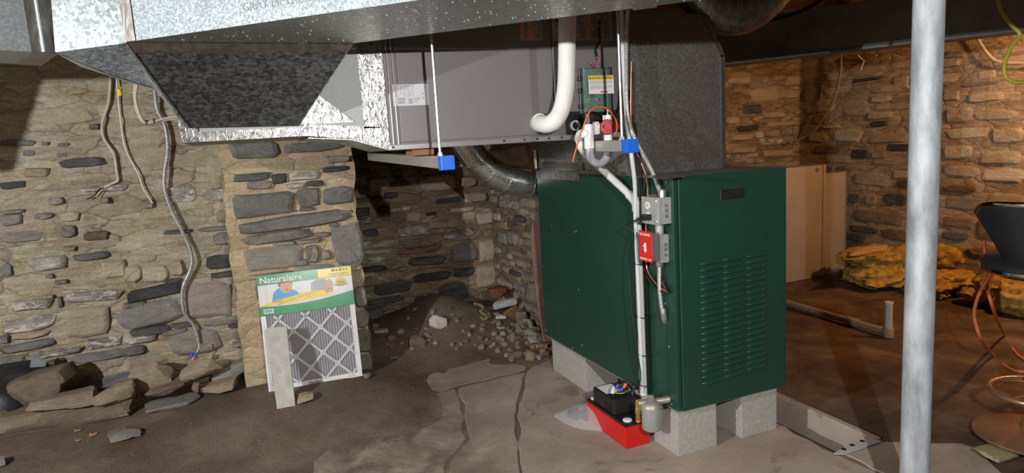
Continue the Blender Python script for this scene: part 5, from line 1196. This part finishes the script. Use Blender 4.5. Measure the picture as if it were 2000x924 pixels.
# floor pipe
t = thing('floor_pipe', 'old drain pipe along the floor ending in an upright stub', 'pipe', pZ(1741, 655))
e1_ = pZ(1735, 650, .03); e0_ = pZ(1480, 575, .03)
MB().tube([e0_, pZ(1655, 626, .03), e1_], .022, 14).build('horizontal_pipe', 'rust_pipe', t, 40)
MB().tube([pZ(1655, 626, .03), pZ(1675, 632, .03)], .028, 14).build('coupling', 'rust_pipe', t, 40)
ez = pY(1742, 588, e1_.y).z
MB().tube([e1_-Z_*.02, Vector((e1_.x, e1_.y, ez))], .021, 14).build('upright_stub', 'plaster_grey', t, 40)
MB().lathe((e1_.x, e1_.y, ez), [(.024, -.012), (.024, .0), (.017, .0), (.016, -.02)], 16).build('rim', 'chip_white', t, 40)
MB().lathe((e1_.x, e1_.y, .004), [(.03, 0), (.03, .05), (.024, .06)], 14).build('elbow', 'rust_pipe', t, 40)
# perforated strip at the trench end
a = [pZ(1598, 884), pZ(1640, 862), pZ(1722, 866), pZ(1680, 886)]
t = thing('perforated_strap', 'rusty perforated metal strap lying across the trench end', 'metal strap', a[0]+Z_*.01)
MB().prism([q+Z_*.010 for q in (pZ(1628, 892), pZ(1690, 857), pZ(1722, 868), pZ(1650, 893))], (0, 0, .004)).build('strap', 'plaster_grey', t)
for x, y in ((1648, 884), (1664, 876), (1684, 868)): MB().lathe(pZ(x, y)+Z_*.0142, [(.010, 0), (.010, .0006)], 12).build('hole', 'black_metal', t)
# bar stool
sc = Vector((2.715, 1.43, 0))
t = thing('bar_stool', 'black shell bar stool with chrome rim cut off at the right edge', 'stool', sc)
def shell(u, v):   # u around the back, v from seat edge up to the rim
    ang = math.radians(118+124*u)
    r = .15+.10*v; s_ = math.sin(math.pi*u)
    zz = .70+.06*(1-s_)+v*(.17+.10*s_**.6)
    return Vector((sc.x+math.cos(ang+.5)*r*1.0, sc.y+math.sin(ang+.5)*r*.95, zz))
m = MB(); K = 24; J = 8
m.v = [shell(i/K, j/J) for i in range(K+1) for j in range(J+1)]
m.f = [(i*(J+1)+j, (i+1)*(J+1)+j, (i+1)*(J+1)+j+1, i*(J+1)+j+1) for i in range(K) for j in range(J)]
ov = [(v-Vector((sc.x, sc.y, v.z))).normalized()*.018 for v in m.v]
n = len(m.v); inner = [v-o for v, o in zip(m.v, ov)]; fs = list(m.f)
m.v += inner; m.f = fs+[tuple(reversed([i+n for i in f])) for f in fs]
bd_ = [i*(J+1)+J for i in range(K+1)]; m.f += [(bd_[i], bd_[i+1], bd_[i+1]+n, bd_[i]+n) for i in range(K)]
bd_ = [i*(J+1) for i in range(K+1)]; m.f += [(bd_[i+1], bd_[i], bd_[i]+n, bd_[i+1]+n) for i in range(K)]
m.build('backrest', 'chair_black', t, 60)
MB().tube([shell(i/K, 1)-(shell(i/K, 1)-Vector((sc.x, sc.y, shell(i/K, 1).z))).normalized()*.009 for i in range(K+1)], .012, 8).build('rim', 'chrome', t, 60)
MB().tube([shell(i/K, 0)-(shell(i/K, 0)-Vector((sc.x, sc.y, shell(i/K, 0).z))).normalized()*.009 for i in range(K+1)], .008, 8).build('lower_rim', 'chrome', t, 60)
MB().lathe((sc.x, sc.y, .66), [(.05, 0), (.15, .02), (.195, .05), (.20, .075), (.18, .095), (.05, .10)], 30).build('seat', 'chair_black', t, 50)
MB().lathe((sc.x, sc.y, .655), [(.19, .04), (.203, .05), (.203, .06), (.19, .065)], 30).build('seat_ring', 'chrome', t, 50)
MB().lathe((sc.x, sc.y, .02), [(.03, 0), (.03, .65)], 18).build('column', 'chrome', t, 50)
MB().lathe((sc.x, sc.y, .0), [(.20, .04), (.20, .048), (.15, .06), (.05, .075), (.035, .12)], 36).build('base', 'copper_disc', t, 50)
MB().tube([(sc.x+math.cos(k*math.tau/28)*.15, sc.y+math.sin(k*math.tau/28)*.15, .22) for k in range(29)], .012, 8).build('foot_ring', 'copper_disc', t, 60)
MB().tube([(sc.x-.15, sc.y, .22), (sc.x+.15, sc.y, .22)], .008, 8).build('foot_bar', 'copper_disc', t, 60)
p = pZ(1985, 885)
o = rock('foam_block', 'olive foam offcut on the floor under the stool base', 31, 1938, 862, 2050, 905, 1.40, .1, 'foam_olive', (0, .12, .1), .35, 20, .05, 'foam offcut', 0); o.location.z = .0
cable('orange_cord', 'orange extension cord looping on the floor below the stool seat', 'cord', [pD(1922, 470, 2.9), pD(1925, 520, 2.9), pD(1928, 560, 2.95), pD(1942, 610, 3.0), pZ(1962, 655, .01), pZ(1985, 690, .006), pZ(2020, 715, .006), pZ(2010, 726, .006), pZ(1975, 722, .006), pZ(1940, 695, .006), pD(1918, 665, 3.0), pD(1903, 620, 3.0), pD(1910, 580, 2.95), pD(1930, 545, 2.9), pD(1942, 532, 2.85)], .0075, 'orange_cord')
cable('yellow_cable', 'yellow cable looping down from the beam at the top right', 'cable', [pD(1945, -30, 3.0), pD(1953, 15, 3.0), pD(1972, 45, 3.0), pD(1992, 68, 3.0), pD(1975, 92, 3.0), pD(1962, 125, 3.0), pD(1965, 150, 3.0), pD(1985, 161, 3.0), pD(2020, 160, 3.0)], .009, 'yellow_cable')
t = thing('wall_cable', 'ribbed cable curving along the top of the right wall', 'cable', pX(1950, 120, 4.65))
armoured([pX(x, y, 4.88) for x, y in ((1900, 50), (1913, 80), (1930, 105), (1950, 120), (1990, 123), (2040, 120))], .010, .008).build('armour', 'cable_beige', t, 30)
cable('wall_wire', 'dark cable sagging down the stone wall near the far corner', 'cable', [pX(1643, 100, 4.88), pX(1642, 140, 4.88), pX(1633, 185, 4.88), pX(1612, 225, 4.88), pX(1590, 255, 4.88), pX(1565, 270, 4.86), pX(1542, 278, 4.7)], .009, 'rust_pipe')
t = thing('cobweb_wire', 'pale forked wire sticking out below the beam', 'wire', pX(1688, 118, 4.93))
for q in ((1675, 108), (1712, 108), (1681, 138)): MB().tube([pX(1688, 118, 4.93), pX(*q, 4.87)], .005, 6).build('prong', 'cable_white', t)
